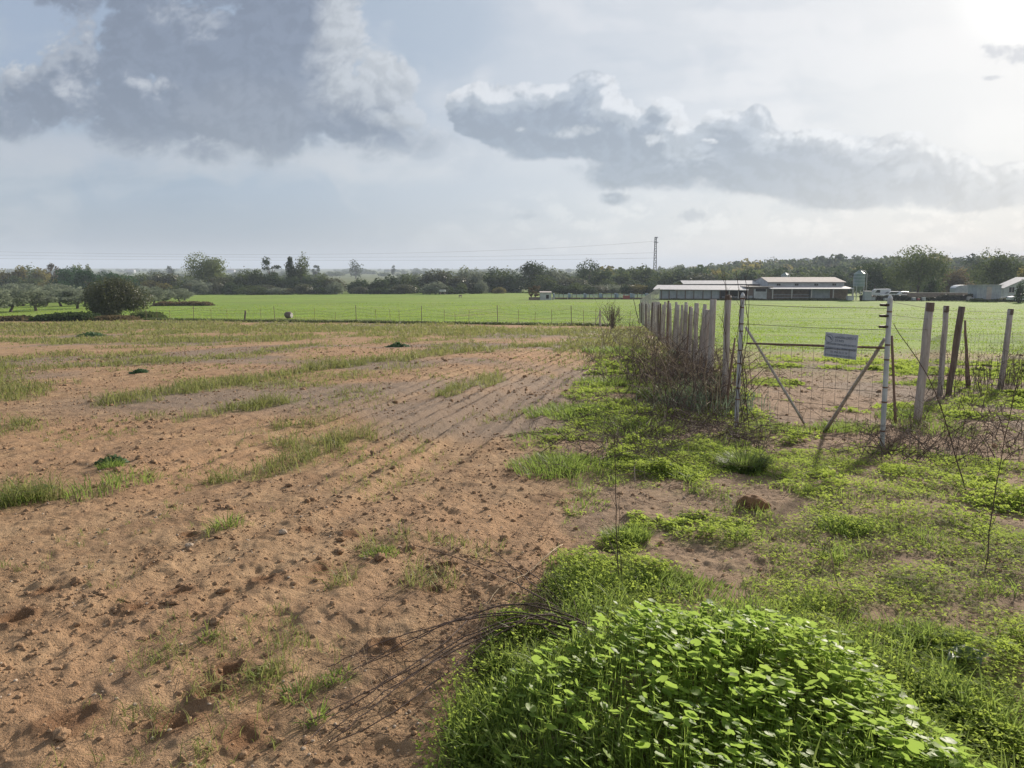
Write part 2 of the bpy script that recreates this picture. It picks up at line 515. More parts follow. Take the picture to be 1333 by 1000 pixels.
M['straw'] = simple_mat('dry_pale_stem', (.38, .29, .18), (.22, .16, .10), 30, .8, .2)
M['bark'] = simple_mat('bark', (.13, .10, .08), (.055, .042, .034), 6, .95, .6, stretch=(3, 3, .6), dist=.04)
M['white_wall'] = simple_mat('whitewashed_wall', (.50, .52, .54), (.34, .34, .35), 1.2, .9, .1)
M['brick'] = simple_mat('brown_block_wall', (.25, .19, .165), (.15, .11, .095), 2.0, .95, .3)
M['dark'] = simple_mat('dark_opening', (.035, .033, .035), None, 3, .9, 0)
M['roof_white'] = simple_mat('pale_sheet_roof', (.47, .46, .47), (.33, .32, .32), 1.5, .6, .1)
M['roof_tan'] = simple_mat('fibre_cement_roof', (.43, .38, .34), (.31, .27, .25), 1.5, .85, .3)
M['panel_grey'] = simple_mat('grey_sheet_cladding', (.34, .37, .40), (.24, .26, .29), 1.5, .6, .1)
M['silo'] = simple_mat('silo_green_grey_metal', (.20, .26, .26), (.14, .19, .19), 1.2, .5, .05, metallic=.3)
M['blue_rail'] = simple_mat('blue_grey_boards', (.26, .34, .42), (.17, .23, .30), 2.0, .7, .1)
M['red'] = simple_mat('faded_red_paint', (.35, .10, .10), (.22, .06, .06), 2, .6, 0)
M['car_white'] = simple_mat('white_car_paint', (.58, .59, .61), (.50, .51, .53), 1, .3, 0, spec=.5)
M['glass'] = simple_mat('dark_car_glass', (.03, .035, .04), None, 1, .1, 0, spec=.6)
M['tyre'] = simple_mat('tyre_rubber', (.03, .03, .03), None, 9, .9, 0)
M['tile'] = simple_mat('clay_roof_tiles', (.33, .17, .11), (.22, .11, .07), 2, .9, .2)

M['grass'] = leaf_mat('field_grass_blades', (.085, .105, .028), (.19, .205, .065), dry=(.30, .235, .12), trans=.38, spec=.1, drymix=1)
M['lush'] = leaf_mat('lush_grass_blades', (.055, .098, .022), (.16, .215, .048), dry=(.26, .23, .09), trans=.46, spec=.12, drymix=1)
M['mallow'] = leaf_mat('mallow_leaves', (.085, .150, .030), (.22, .305, .060), dry=(.27, .29, .07), trans=.46, rough=.5, spec=.22)
M['clover'] = leaf_mat('small_weed_leaves', (.065, .112, .022), (.24, .30, .055), dry=(.24, .24, .07), trans=.46, spec=.06, rough=.7)
M['dry'] = leaf_mat('dry_stalks', (.07, .045, .035), (.24, .18, .12), dry=(.20, .15, .10), trans=.1, spec=.02, rough=.9)
M['greyleaf'] = leaf_mat('grey_green_leaves', (.06, .095, .055), (.13, .17, .11), dry=(.11, .12, .07), trans=.3)
FOL = {
    'dark': leaf_mat('foliage_dark', (.020, .038, .014), (.050, .075, .026), dry=(.05, .055, .02), trans=.25, spec=.04, rough=.8),
    'pine': leaf_mat('foliage_pine', (.018, .045, .020), (.040, .085, .030), dry=(.03, .06, .02), trans=.22, spec=.04, rough=.8),
    'mid': leaf_mat('foliage_mid', (.035, .055, .018), (.085, .11, .035), dry=(.09, .085, .035), trans=.3, spec=.04, rough=.8),
    'olive': leaf_mat('foliage_olive', (.085, .105, .065), (.19, .215, .15), dry=(.12, .12, .08), trans=.25, spec=.04, rough=.8),
    'autumn': leaf_mat('foliage_autumn', (.075, .070, .020), (.17, .155, .050), dry=(.16, .12, .05), trans=.35, spec=.04, rough=.8),
    'brown': leaf_mat('foliage_brown', (.060, .048, .025), (.12, .095, .050), dry=(.12, .09, .05), trans=.3, spec=.04, rough=.8),
    'poplar': leaf_mat('foliage_poplar', (.060, .085, .030), (.14, .17, .065), dry=(.13, .13, .06), trans=.35, spec=.04, rough=.8),
}

# ------------------------------------------------------------------ ground sheet
def build_ground():
    front = np.radians(np.arange(-41, 41.001, .105))
    side = np.radians(np.concatenate([np.arange(43, 60, 2), np.arange(60, 180, 5)]))
    az = np.concatenate([-side[::-1], front, side])
    rr = [.15, .5, .9]
    r = 1.15
    while r < 32: rr.append(r); r *= 1.0048
    while r < 7000: rr.append(r); r *= 1.022
    rr = np.array(rr)
    A, RR = np.meshgrid(az, rr)
    X = (RR * np.sin(A)).ravel(); Y = (RR * np.cos(A)).ravel()
    h, moist = micro(X, Y)
    Z = macro(X, Y) + h
    na, nr = len(az), len(rr)
    idx = np.arange(na * nr).reshape(nr, na)
    a = idx[:-1, :]; b = idx[1:, :]
    q = np.stack([a, np.roll(a, -1, 1), np.roll(b, -1, 1), b], -1).reshape(-1, 4)[:, ::-1]
    V = np.stack([X, Y, Z], 1)
    past = pasture(X, Y)
    rad = np.hypot(X, Y)
    past = np.maximum(past, sstep(75, 95, rad))
    cover = np.maximum(vegcover(X, Y), strips(X, Y) * .7)
    grey = sstep(.52, .66, fbm(X, Y, 4.5, 3, 51)) * sstep(5, 9, rad)
    gz = gp(330, 520)
    grey = np.maximum(grey, sstep(2.6, .8, np.hypot((X - gz[0]) * .6, Y - gz[1])))
    ver = verge(X, Y)
    grey = np.clip(np.maximum(grey, .55 * ver), 0, 1)
    far = sstep(235, 300, rad)
    np_mesh('ground', V, q, M['ground'], attrs={'pasture': past, 'cover': cover, 'moist': moist, 'grey': grey, 'far': far}, smooth=True)['kind'] = 'structure'


build_ground()

# ------------------------------------------------------------------ stamping of many small shapes
def basis(n, spin):
    """rotation matrices whose z axis is n"""
    n = n / np.linalg.norm(n, axis=1, keepdims=True)
    ref = np.where(np.abs(n[:, 2:3]) > .9, np.array([[1., 0, 0]]), np.array([[0., 0, 1.]]))
    a = np.cross(ref, n); a /= np.linalg.norm(a, axis=1, keepdims=True)
    b = np.cross(n, a)
    c, s = np.cos(spin)[:, None], np.sin(spin)[:, None]
    return np.stack([a * c + b * s, -a * s + b * c, n], axis=2)


def stamp(tv, tf, pos, Rm, scale):
    tv = np.asarray(tv, float); tf = np.asarray(tf)
    scale = np.asarray(scale)
    if scale.ndim == 1: scale = scale[:, None]
    loc = tv[None] * (scale[:, None, :] if scale.shape[1] == 3 else scale[:, :, None])
    V = np.einsum('nij,nkj->nki', Rm, loc) + pos[:, None, :]
    n, k = len(pos), len(tv)
    Fc = tf[None] + (np.arange(n) * k)[:, None, None]
    return V.reshape(-1, 3), Fc.reshape(-1, tf.shape[1])


def blades(pos, h, w, az, lean, droop=0.0):
    n = len(pos)
    t = np.array([0, .4, .75, 1.0]); wp = np.array([.8, 1.0, .6, 0.0])
    d = np.stack([np.cos(az), np.sin(az), np.zeros(n)], 1)
    fa = az + rng.uniform(-1.2, 1.2, n) + np.pi / 2
    sidev = np.stack([np.cos(fa), np.sin(fa), np.zeros(n)], 1)
    V = np.zeros((n, 7, 3))
    for i in range(4):
        c = pos + d * (h * lean * t[i] ** 2)[:, None] * 1.0
        c[:, 2] += h * t[i] * (1 - .35 * lean * t[i]) - h * droop * t[i] ** 3
        s = sidev * (w * wp[i] * .5)[:, None]
        if i < 3: V[:, 2 * i] = c - s; V[:, 2 * i + 1] = c + s
        else: V[:, 6] = c
    tf = np.array([(0, 1, 3), (0, 3, 2), (2, 3, 5), (2, 5, 4), (4, 5, 6)])
    Fc = tf[None] + (np.arange(n) * 7)[:, None, None]
    return V.reshape(-1, 3), Fc.reshape(-1, 3)


def scatter(n, r0, r1, a0=-37, a1=37, power=1.0):
    """points over the wedge, denser near the camera (power 1 = uniform per picture row-ish, 2 = uniform per area)"""
    u = rng.random(n)
    if power == 0: r = r0 * (r1 / r0) ** u
    else: r = (r0 ** power + u * (r1 ** power - r0 ** power)) ** (1 / power)
    a = np.radians(rng.uniform(a0, a1, n))
    return r * np.sin(a), r * np.cos(a), r


def pos3(x, y, dz=0):
    return np.stack([x, y, zfull(x, y) + dz], 1)


def join(parts):
    Vs, Fs, off = [], [], 0
    for V, Fc in parts:
        Vs.append(V); Fs.append(Fc + off); off += len(V)
    return np.concatenate(Vs), np.concatenate(Fs)


def var_of(n, k, lo=0, hi=1):
    return np.repeat(rng.uniform(lo, hi, n), k)


# --- grass of the strips in the ploughed field
def field_grass():
    x, y, r = scatter(900000, 3.0, 75, power=.35)
    m = strips(x, y) * (1 - verge(x, y)) * (1 - pasture(x, y))
    clump = sstep(.42, .72, fbm(x, y, .22, 2, 201))
    keep = rng.random(len(x)) < np.clip(m ** 1.2 * (.2 + 1.0 * clump), 0, 1) * .9
    x, y, r, m = x[keep], y[keep], r[keep], m[keep]
    n = len(x)
    h = rng.uniform(.06, .24, n) * (.6 + .6 * m) * (1 + .35 * sstep(.5, .8, vnoise(x * 1.2, y * 1.2, 6)))
    h *= np.interp(r, [3, 8, 75], [.75, 1.0, 1.0])
    w = np.maximum(rng.uniform(.003, .007, n), .00075 * r)
    V, Fc = blades(pos3(x, y, -.01), h, w, rng.uniform(0, 6.28, n), rng.uniform(.15, 1.5, n), droop=.12)
    o = np_mesh('grass', V, Fc, M['grass'], attrs={'var': var_of(n, 7), 'dry': np.repeat((rng.random(n) < .16) * .85, 7)})
    tag(o, 'yellow green grass growing in loose strips across the brown ploughed field', 'grass', kind='stuff')
    print('field grass', n)


# --- stray seedlings on the soil
def seedlings():
    x, y, r = scatter(80000, 2.5, 55, power=.4)
    m = sstep(.55, .75, fbm(x, y, 1.3, 3, 301)) * (1 - pasture(x, y)) * (1 - verge(x, y))
    keep = rng.random(len(x)) < m * .26
    x, y, r = x[keep], y[keep], r[keep]
    k = 6
    x = np.repeat(x, k) + rng.normal(0, .015, len(x) * k); y = np.repeat(y, k) + rng.normal(0, .015, len(y) * k); r = np.repeat(r, k)
    n = len(x)
    V, Fc = blades(pos3(x, y, -.004), rng.uniform(.02, .09, n), np.maximum(.0035, .0007 * r), rng.uniform(0, 6.28, n), rng.uniform(.3, 1.2, n))
    o = np_mesh('grass_seedlings', V, Fc, M['grass'], attrs={'var': var_of(n, 7, .3, 1)})
    tag(o, 'tiny green seedlings sprouting here and there in the bare soil', 'grass', kind='stuff')


# --- verge grass + clover
def verge_plants():
    tre = []
    tf = []
    for k in range(3):
        a = k * 2 * math.pi / 3
        c, s = math.cos(a), math.sin(a)
        b = len(tre)
        for (u, v, w) in ((0, 0, 0), (.55, .42, .12), (1.05, 0, .05), (.55, -.42, .12)):
            tre.append((u * c - v * s, u * s + v * c, w))
        tf += [(b, b + 1, b + 2), (b, b + 2, b + 3)]
    x, y, r = scatter(620000, 2.0, 26, a0=-12, a1=37, power=.45)
    m = vegcover(x, y)
    keep = rng.random(len(x)) < m ** 1.3 * .75
    x, y, r, m = x[keep], y[keep], r[keep], m[keep]
    n = len(x)
    sz = np.maximum(rng.uniform(.006, .015, n), .0018 * r) * (.7 + 1.1 * sstep(.35, .8, fbm(x, y, .5, 2, 451))) * (1 + .4 * (rng.random(n) < .12))
    P = pos3(x, y)
    P[:, 2] += rng.random(n) ** .7 * (.01 + .10 * m * sstep(.3, .9, vnoise(x * 3, y * 3, 5)) + .02 * m) + .004
    nn = np.array([0, 0, 1.0]) * .75 + SUN * .45 + rng.normal(0, .33, (n, 3))
    V, Fc = stamp(tre, tf, P, basis(nn, rng.uniform(0, 6.28, n)), sz)
    patch = np.repeat(np.clip(rng.normal(.5, .22, n) + (vnoise(x * 1.5, y * 1.5, 88) - .5) * .7, 0, 1), 12)
    o = np_mesh('weeds', V, Fc, M['clover'], attrs={'var': patch * np.repeat(1 - .65 * sstep(7, 18, r), 12)})
    tag(o, 'low bright green weeds and clover carpeting the verge in patches', 'weeds', kind='stuff')
    print('clover', n)
    # grass blades in the verge
    x, y, r = scatter(420000, 1.8, 28, a0=-12, a1=37, power=.5)
    m = vegcover(x, y)
    cl = sstep(.48, .72, fbm(x, y, .3, 2, 401))
    keep = rng.random(len(x)) < m * (.02 + .42 * cl) * (1 - .6 * sstep(1.2, 2.5, x - .12 * y))
    x, y, r, m, cl = x[keep], y[keep], r[keep], m[keep], cl[keep]
    n = len(x)
    h = rng.uniform(.04, .13, n) * (.55 + .75 * cl) * np.interp(r, [2, 6, 20], [.8, 1, 1.2])
    w = np.maximum(rng.uniform(.003, .006, n), .0009 * r)
    V, Fc = blades(pos3(x, y, -.01), h, w, rng.uniform(0, 6.28, n), rng.uniform(.2, 1.1, n))
    o = np_mesh('verge_grass', V, Fc, M['lush'], attrs={'var': var_of(n, 7), 'dry': np.repeat((rng.random(n) < .12) * .8, 7)})
    tag(o, 'fresh green grass blades mixed through the verge beside the fence', 'grass', kind='stuff')
    print('verge grass', n)


CLUMPS = [(815, 705, .15, 900, .16), (770, 772, .22, 1300, .17), (850, 765, .20, 900, .14), (1098, 690, .18, 900, .12), (730, 610, .5, 1600, .18), (748, 540, .7, 1800, .2), (1060, 790, .2, 500, .12), (1110, 868, .15, 700, .14),
          (965, 612, .18, 900, .24), (900, 770, .2, 500, .12), (930, 590, .5, 700, .2), (690, 860, .12, 250, .12), (640, 905, .08, 160, .13), (620, 950, .1, 200, .10), (1210, 840, .15, 350, .12), (1100, 560, .4, 700, .18), (880, 520, .6, 1500, .35),
          (1010, 560, .4, 500, .15), (830, 560, .6, 900, .22), (1180, 545, .4, 600, .2), (1220, 560, .5, 500, .2), (390, 905, .07, 90, .10), (410, 940, .05, 50, .12), (435, 885, .08, 110, .06), (340, 885, .05, 50, .07), (295, 690, .12, 120, .14), (270, 838, .05, 60, .05),
          (495, 722, .12, 260, .07), (20, 655, .2, 500, .16), (800, 460, 1.0, 1500, .35), (145, 610, .12, 200, .14), (120, 645, .25, 120, .25), (170, 630, .25, 150, .22), (800, 500, .8, 900, .25), (700, 620, .2, 200, .1), (760, 660, .2, 200, .08), (690, 570, .3, 250, .1)]


def clumps():
    parts = []; vv = []
    for (a, b, rad, n, hh) in CLUMPS:
        c = gp(a, b); n = int(n * .8)
        q = rng.random(n) ** .6 * rad; an = rng.uniform(0, 6.28, n)
        x = c[0] + q * np.cos(an); y = c[1] + q * np.sin(an)
        r = np.hypot(x, y)
        h = hh * rng.uniform(.45, 1.05, n) * (1 - .35 * q / rad)
        parts.append(blades(pos3(x, y, -.01), h, np.maximum(rng.uniform(.004, .008, n), .0009 * r), an + rng.normal(0, .7, n), rng.uniform(.2, 1.0, n)))
        vv.append(var_of(n, 7, .1, 1))
    V, Fc = join(parts)
    o = np_mesh('grass_tufts', V, Fc, M['lush'], attrs={'var': np.concatenate(vv)})
    tag(o, 'lush green grass tufts standing among the weeds along the verge', 'grass', kind='stuff')


# --- the mallow mound
def mallow():
    rim = 14
    tv = [(0, 0, -.16)]
    for k in range(rim):
        a = 2 * math.pi * (k + .5) / rim
        rr_ = 1.0 + .06 * math.cos(5 * a)
        if k in (0, rim - 1): rr_ = .80
        tv.append((rr_ * math.cos(a), rr_ * math.sin(a), .05 * math.cos(5 * a)))
    tv.append((.18, 0, -.10))
    tf = []
    for k in range(rim - 1): tf.append((0, 1 + k, 2 + k))
    tf += [(0, rim, rim + 1), (0, rim + 1, 1)]
    n0 = 25000
    x = MX + rng.uniform(-1.05, 1.0, n0); y = MY + rng.uniform(-1.35, 1.35, n0)
    dx = x - MX; dx = np.where(dx < 0, dx / .92, dx / .76)
    q = dx ** 2 + ((y - MY) / 1.22) ** 2 + (fbm(x, y, .26, 3, 501) - .5) * 1.1
    keep = (rng.random(n0) < sstep(1.05, .80, q) * (.35 + .65 * sstep(-.55, .1, x - MX))) & (np.hypot(x, y) > .9)
    x, y, q = x[keep], y[keep], q[keep]
    n = len(x)
    H = (.04 + .14 * sstep(1.05, .35, q)) * (.35 + .75 * vnoise(x * 5, y * 5, 7) + .55 * vnoise(x * 2, y * 2, 71))
    u = rng.random(n) ** .8
    P = pos3(x, y); base = P.copy(); P[:, 2] += H * u + .01
    nn = np.array([0, 0, .75]) + SUN * .75 + rng.normal(0, .33, (n, 3))
    small = rng.random(n) < .35
    sz = np.where(small, rng.uniform(.005, .011, n), rng.uniform(.010, .023, n)) * (.75 + .35 * u) * (1 - .25 * sstep(.7, 1.0, q))
    V, Fc = stamp(tv, tf, P, basis(nn, rng.uniform(0, 6.28, n)), sz)
    k = len(tv)
    vv = np.repeat(np.clip(rng.normal(.45, .22, n) + .25 * (vnoise(x * 5, y * 5, 3) - .5), 0, 1), k)
    st = rng.random(n) < .6
    m = int(st.sum())
    V2, F2 = blades(base[st], np.maximum(.02, (P - base)[st, 2]), np.full(m, .0028), rng.uniform(0, 6.28, m), np.full(m, .12))
    V3, F3 = join([(V, Fc), (V2, F2)])
    o = np_mesh('mallow_plants', V3, F3, M['mallow'], attrs={'var': np.concatenate([vv, np.full(len(V2), .7)])}, smooth=False)
    tag(o, 'dense round leaved mallow plants covering the earth mound in the foreground', 'plants', kind='stuff')
    # grass and lance leaves growing up through it
    n0 = 26000
    x = MX + rng.uniform(-1.1, 1.1, n0); y = MY + rng.uniform(-1.3, 1.45, n0)
    q = ((x - MX) / .92) ** 2 + ((y - MY) / 1.3) ** 2
    c = sstep(.48, .68, fbm(x, y, .28, 2, 511))
    keep = (rng.random(n0) < (c * .9 + .12 + .35 * sstep(-.2, -.7, x - MX)) * sstep(1.35, 1.0, q)) & (np.hypot(x, y) > .9)
    x, y, c = x[keep], y[keep], c[keep]; n = len(x)
    V, Fc = blades(pos3(x, y), rng.uniform(.08, .24, n) * (.55 + .45 * c), rng.uniform(.003, .008, n), rng.uniform(0, 6.28, n), rng.uniform(.2, .9, n))
    o = np_mesh('mound_grass', V, Fc, M['lush'], attrs={'var': var_of(n, 7, .2, 1)})
    tag(o, 'long bright grass blades growing up through the mallow on the mound', 'grass', kind='stuff')
    # fine feathery weeds on the left shoulder and in gaps
    n0 = 42000
    x = MX + rng.uniform(-1.1, 1.15, n0); y = MY + rng.uniform(-1.3, 1.5, n0)
    dx = x - MX; dx = np.where(dx < 0, dx / 1.02, dx / .92)
    q = dx ** 2 + ((y - MY) / 1.35) ** 2 + (fbm(x, y, .2, 2, 521) - .5) * .5
    keep = (rng.random(n0) < (.35 + .65 * sstep(.45, .8, q)) * sstep(1.3, .95, q)) & (np.hypot(x, y) > .9)
    x, y = x[keep], y[keep]; n = len(x)
    P = pos3(x, y); P[:, 2] += rng.random(n) * .13 * (.5 + vnoise(x * 6, y * 6, 9))
    lv = [(0, 0, 0), (.5, .28, .04), (1.2, .0, -.1), (.5, -.28, .04)]
    V, Fc = stamp(lv, [(0, 1, 2), (0, 2, 3)], P, basis(np.array([0, 0, .8]) + SUN * .4 + rng.normal(0, .5, (n, 3)), rng.uniform(0, 6.28, n)), rng.uniform(.008, .020, n))
    o = np_mesh('mound_weeds', V, Fc, M['clover'], attrs={'var': var_of(n, 4, .3, 1)})
    tag(o, 'small leaved weeds fringing the mallow covered mound', 'weeds', kind='stuff')


# --- clods, gravel, litter
def ico(sub=0):
    p = (1 + 5 ** .5) / 2
    v = [(-1, p, 0), (1, p, 0), (-1, -p, 0), (1, -p, 0), (0, -1, p), (0, 1, p), (0, -1, -p), (0, 1, -p), (p, 0, -1), (p, 0, 1), (-p, 0, -1), (-p, 0, 1)]
    f = [(0, 11, 5), (0, 5, 1), (0, 1, 7), (0, 7, 10), (0, 10, 11), (1, 5, 9), (5, 11, 4), (11, 10, 2), (10, 7, 6), (7, 1, 8), (3, 9, 4), (3, 4, 2), (3, 2, 6), (3, 6, 8), (3, 8, 9), (4, 9, 5), (2, 4, 11), (6, 2, 10), (8, 6, 7), (9, 8, 1)]
    v = [np.array(a) / np.linalg.norm(a) for a in v]
    for _ in range(sub):
        cache = {}; nf = []
        def mid(a, b):
            k = (min(a, b), max(a, b))
            if k not in cache:
                m = v[a] + v[b]; v.append(m / np.linalg.norm(m)); cache[k] = len(v) - 1
            return cache[k]
        for a, b, c in f:
            ab, bc, ca = mid(a, b), mid(b, c), mid(c, a)
            nf += [(a, ab, ca), (b, bc, ab), (c, ca, bc), (ab, bc, ca)]
        f = nf
    return np.array(v), np.array(f)


def clods():
    parts = []
    for k, (n, lo, hi, sub, r0) in enumerate([(60000, .002, .007, 0, 2.2), (9000, .006, .013, 1, 2.2), (700, .012, .024, 2, 2.4)]):
        v, f = ico(sub)
        x, y, r = scatter(n, r0, 30, power=.6)
        cov = pasture(x, y)
        cl = sstep(.4, .7, fbm(x, y, .5, 3, 601))
        keep = rng.random(n) < (.25 + .75 * cl) * (1 - cov) * (1 - .7 * verge(x, y))
        x, y, r = x[keep], y[keep], r[keep]; n = len(x)
        v = v * (1 + rng.normal(0, .2, (len(v), 1)))
        s = rng.uniform(lo, hi, n) * np.interp(r, [2, 8, 30], [1, 1.4, 2.6])
        S = np.stack([s * rng.uniform(.7, 1.4, n), s * rng.uniform(.7, 1.3, n), s * rng.uniform(.45, .85, n)], 1)
        P = pos3(x, y); P[:, 2] += s * .2
        nn = np.array([0, 0, 1.]) + rng.normal(0, .25, (n, 3))
        parts.append(stamp(v, f, P, basis(nn, rng.uniform(0, 6.28, n)), S))
    V, Fc = join(parts)
    o = np_mesh('soil_clods', V, Fc, M['soil'], smooth=True)
    tag(o, 'crumbly brown soil clods strewn over the ploughed field', 'soil clods', kind='stuff')
    n = 1500
    v, f = ico(1)
    x, y, r = scatter(n, 2.3, 20, power=.6)
    keep = pasture(x, y) < .3; x, y, r = x[keep], y[keep], r[keep]; n = len(x)
    s = rng.uniform(.003, .008, n) * np.interp(r, [2, 20], [1, 2.2])
    S = np.stack([s * rng.uniform(.8, 1.5, n), s, s * .6], 1)
    P = pos3(x, y); P[:, 2] += s * .25
    V, Fc = stamp(v, f, P, basis(np.array([0, 0, 1.]) + rng.normal(0, .2, (n, 3)), rng.uniform(0, 6.28, n)), S)
    o = np_mesh('pebbles', V, Fc, M['stone'], smooth=True)
    tag(o, 'small pale pebbles scattered over the sandy soil', 'pebbles', kind='stuff')
    # dry litter
    n = 9000
    x, y, r = scatter(n, 2.2, 22, power=.6)
    keep = rng.random(n) < (.10 + .9 * verge(x, y)) * (1 - pasture(x, y)); x, y, r = x[keep], y[keep], r[keep]; n = len(x)
    P = pos3(x, y, .006)
    L = rng.uniform(.02, .14, n) * np.interp(r, [2, 20], [1, 2])
    a = rng.uniform(0, 6.28, n)
    tv = np.array([(-.5, -.5, 0), (.5, -.4, 0), (.5, .4, .0), (-.5, .5, 0), (0, 0, 1.)])
    W = np.maximum(.0022, .0006 * r)
    V, Fc = stamp(tv, [(0, 1, 4), (1, 2, 4), (2, 3, 4), (3, 0, 4)], P, basis(np.array([0, 0, 1.]) + rng.normal(0, .15, (n, 3)), a), np.stack([L, W, W], 1))
    o = np_mesh('straw', V, Fc, M['dry'], attrs={'var': var_of(n, 5)})
    tag(o, 'short dry stalks and twigs littering the verge', 'straw', kind='stuff')


# --- short turf texture over pasture edge and along field fence
def pasture_turf():
    x, y, r = scatter(330000, 13, 130, power=.2)
    m = pasture(x, y) * (r < 130)
    keep = rng.random(len(x)) < m * (.15 + .85 * sstep(.38, .62, fbm(x, y, 1.7, 4, 701))) * np.interp(r, [13, 40, 120], [.6, .5, .35]) * (1 - .75 * sstep(.52, .68, fbm(x * .15, y * .5, 1.0, 4, 741)))
    x, y, r = x[keep], y[keep], r[keep]; n = len(x)
    h = rng.uniform(.03, .085, n) * np.interp(r, [13, 100], [1, 1.6])
    V, Fc = blades(pos3(x, y, -.01), h, np.maximum(.006, .0010 * r), rng.uniform(0, 6.28, n), rng.uniform(.3, 1.0, n))
    tv_ = np.clip(.15 + 1.1 * sstep(.35, .65, fbm(x * .12, y * .5, 1.0, 4, 731)) * .8 + rng.normal(0, .15, n), 0, 1)
    o = np_mesh('pasture_grass', V, Fc, M['turf'], attrs={'var': np.repeat(tv_, 7)})
    tag(o, 'short bright green pasture grass beyond the fences', 'grass', kind='stuff')
    print('turf', n)
    # uncut grass under the thin field fence, blades coloured dark for its shadow strip
    n = 26000
    t = rng.random(n)
    xs = FF[0][0] + (FF[2][0] - FF[0][0]) * t
    ys = np.interp(xs, [FF[0][0], FF[1][0], FF[2][0]], [FF[0][1], FF[1][1], FF[2][1]]) + rng.normal(-.1, .22, n)
    keep = rng.random(n) < .3 + .7 * sstep(.35, .6, fbm(xs, ys, 1.5, 2, 711)); xs, ys = xs[keep], ys[keep]; n = len(xs)
    V, Fc = blades(pos3(xs, ys, -.02), rng.uniform(.08, .30, n), np.full(n, .05), rng.uniform(0, 6.28, n), rng.uniform(.2, .8, n))
    o = np_mesh('fence_line_grass', V, Fc, M['dgrass'], attrs={'var': var_of(n, 7, 0, .6)})
    tag(o, 'uncut grass along the foot of the thin wire fence, coloured dark as its shadow strip', 'grass', kind='stuff')


M['turf'] = leaf_mat('pasture_turf', (.09, .15, .022), (.24, .33, .045), dry=(.28, .26, .08), trans=.35, spec=.05)
M['dgrass'] = leaf_mat('dark_rank_grass', (.045, .065, .02), (.10, .12, .04), dry=(.10, .09, .04), trans=.3)

field_grass(); seedlings(); verge_plants(); clumps(); mallow(); clods(); pasture_turf()

FOL['bushmix'] = leaf_mat('foliage_big_bush', (.030, .040, .018), (.080, .088, .036), dry=(.11, .085, .04), trans=.28)
# ------------------------------------------------------------------ trees
def crown_mesh(w, h, kind, n, leaf, seed, z0=0.0, squash=1.0):
    """points of foliage on and inside overlapping leafy masses; returns V, F, var"""
    g = np.random.default_rng(seed)
    if kind == 'round': nb, spread, br = 16, .62, (.26, .44)
    elif kind == 'umbrella': nb, spread, br = 16, .72, (.22, .36)
    elif kind == 'cypress': nb, spread, br = 12, .35, (.34, .5)
    elif kind == 'open': nb, spread, br = 16, .80, (.13, .26)
    elif kind == 'bush': nb, spread, br = 18, .62, (.26, .44)
    elif kind == 'poplar': nb, spread, br = 16, .55, (.24, .42)
    elif kind == 'tuft': nb, spread, br = 9, .7, (.20, .34)
    else: nb, spread, br = 14, .6, (.25, .42)
    c = g.normal(0, 1, (nb, 3)); c /= np.linalg.norm(c, axis=1, keepdims=True); c *= spread * g.uniform(.25, 1, (nb, 1)) ** .5
    r = g.uniform(*br, nb)
    ez = 1.0
    if kind in ('bush',): c[:, 2] = np.abs(c[:, 2]) * 1.1 - .55
    if kind == 'umbrella': c[:, 2] = np.abs(c[:, 2]) * .9 - .3
    if kind == 'cypress':
        c[:, 2] = np.linspace(-.75, .75, nb); c[:, :2] *= (1.0 - .6 * (c[:, 2:3] + .8) / 1.6); r = .52 * (1.05 - .7 * (c[:, 2] + .8) / 1.6)
    k = g.integers(0, nb, n)
    d = g.normal(0, 1, (n, 3)); d /= np.linalg.norm(d, axis=1, keepdims=True)
    rad = r[k] * g.uniform(.5, 1.0, n) ** .4 * (1 + .16 * g.normal(0, 1, n))
    vert = br[1] * 0 + 1.0
    P = c[k] + d * rad[:, None] * np.array([1, 1, .85])
    if kind in ('bush', 'umbrella'): P[:, 2] = np.maximum(P[:, 2], -.98 + .1 * g.random(n))
    lo_, hi_ = np.percentile(P, 1.5, axis=0), np.percentile(P, 98.5, axis=0)
    P = (P - (lo_ + hi_) / 2) / ((hi_ - lo_) / 2)
    if kind in ('bush',): P[:, :2] *= (1 - .10 * np.clip(-P[:, 2:3], 0, 1))
    P = P * np.array([w / 2, w / 2 * squash, h / 2]) + np.array([0, 0, z0 + h / 2])
    nn = d * .8 + g.normal(0, .5, (n, 3))
    nn[:, 2] += .25
    a = leaf * g.uniform(.6, 1.35, n)
    tv = [(-.5, -.32, 0), (.45, -.42, .1), (.6, .3, 0), (-.3, .48, .12)]
    V, Fc = stamp(tv, [(0, 1, 2, 3)], P, basis(nn, g.uniform(0, 6.28, n)), a)
    cv = g.uniform(.15, .85, nb)
    var = np.clip(cv[k] + g.normal(0, .18, n), 0, 1)
    return V, Fc, np.repeat(var, 4)


def trunk_mb(h, r, seed, w, forks=4, z_fork=.45, lean=0.0):
    g = random.Random(seed); mb = MB()
    zf = h * z_fork
    top = (lean * zf, g.uniform(-.1, .1) * zf, zf)
    mb.tube([(0, 0, -.3), (top[0] * .4, 0, zf * .5), top], [r * 1.25, r, r * .85], 7)
    for k in range(forks):
        a = 6.28 * k / forks + g.uniform(-.5, .5)
        e = (top[0] + math.cos(a) * w * .30, top[1] + math.sin(a) * w * .30, h * g.uniform(.7, .85))
        m_ = ((top[0] + e[0]) / 2 + g.uniform(-.1, .1), (top[1] + e[1]) / 2, (zf + e[2]) / 2 - .1)
        mb.tube([top, m_, e], [r * .6, r * .4, r * .12], 5)
    return mb


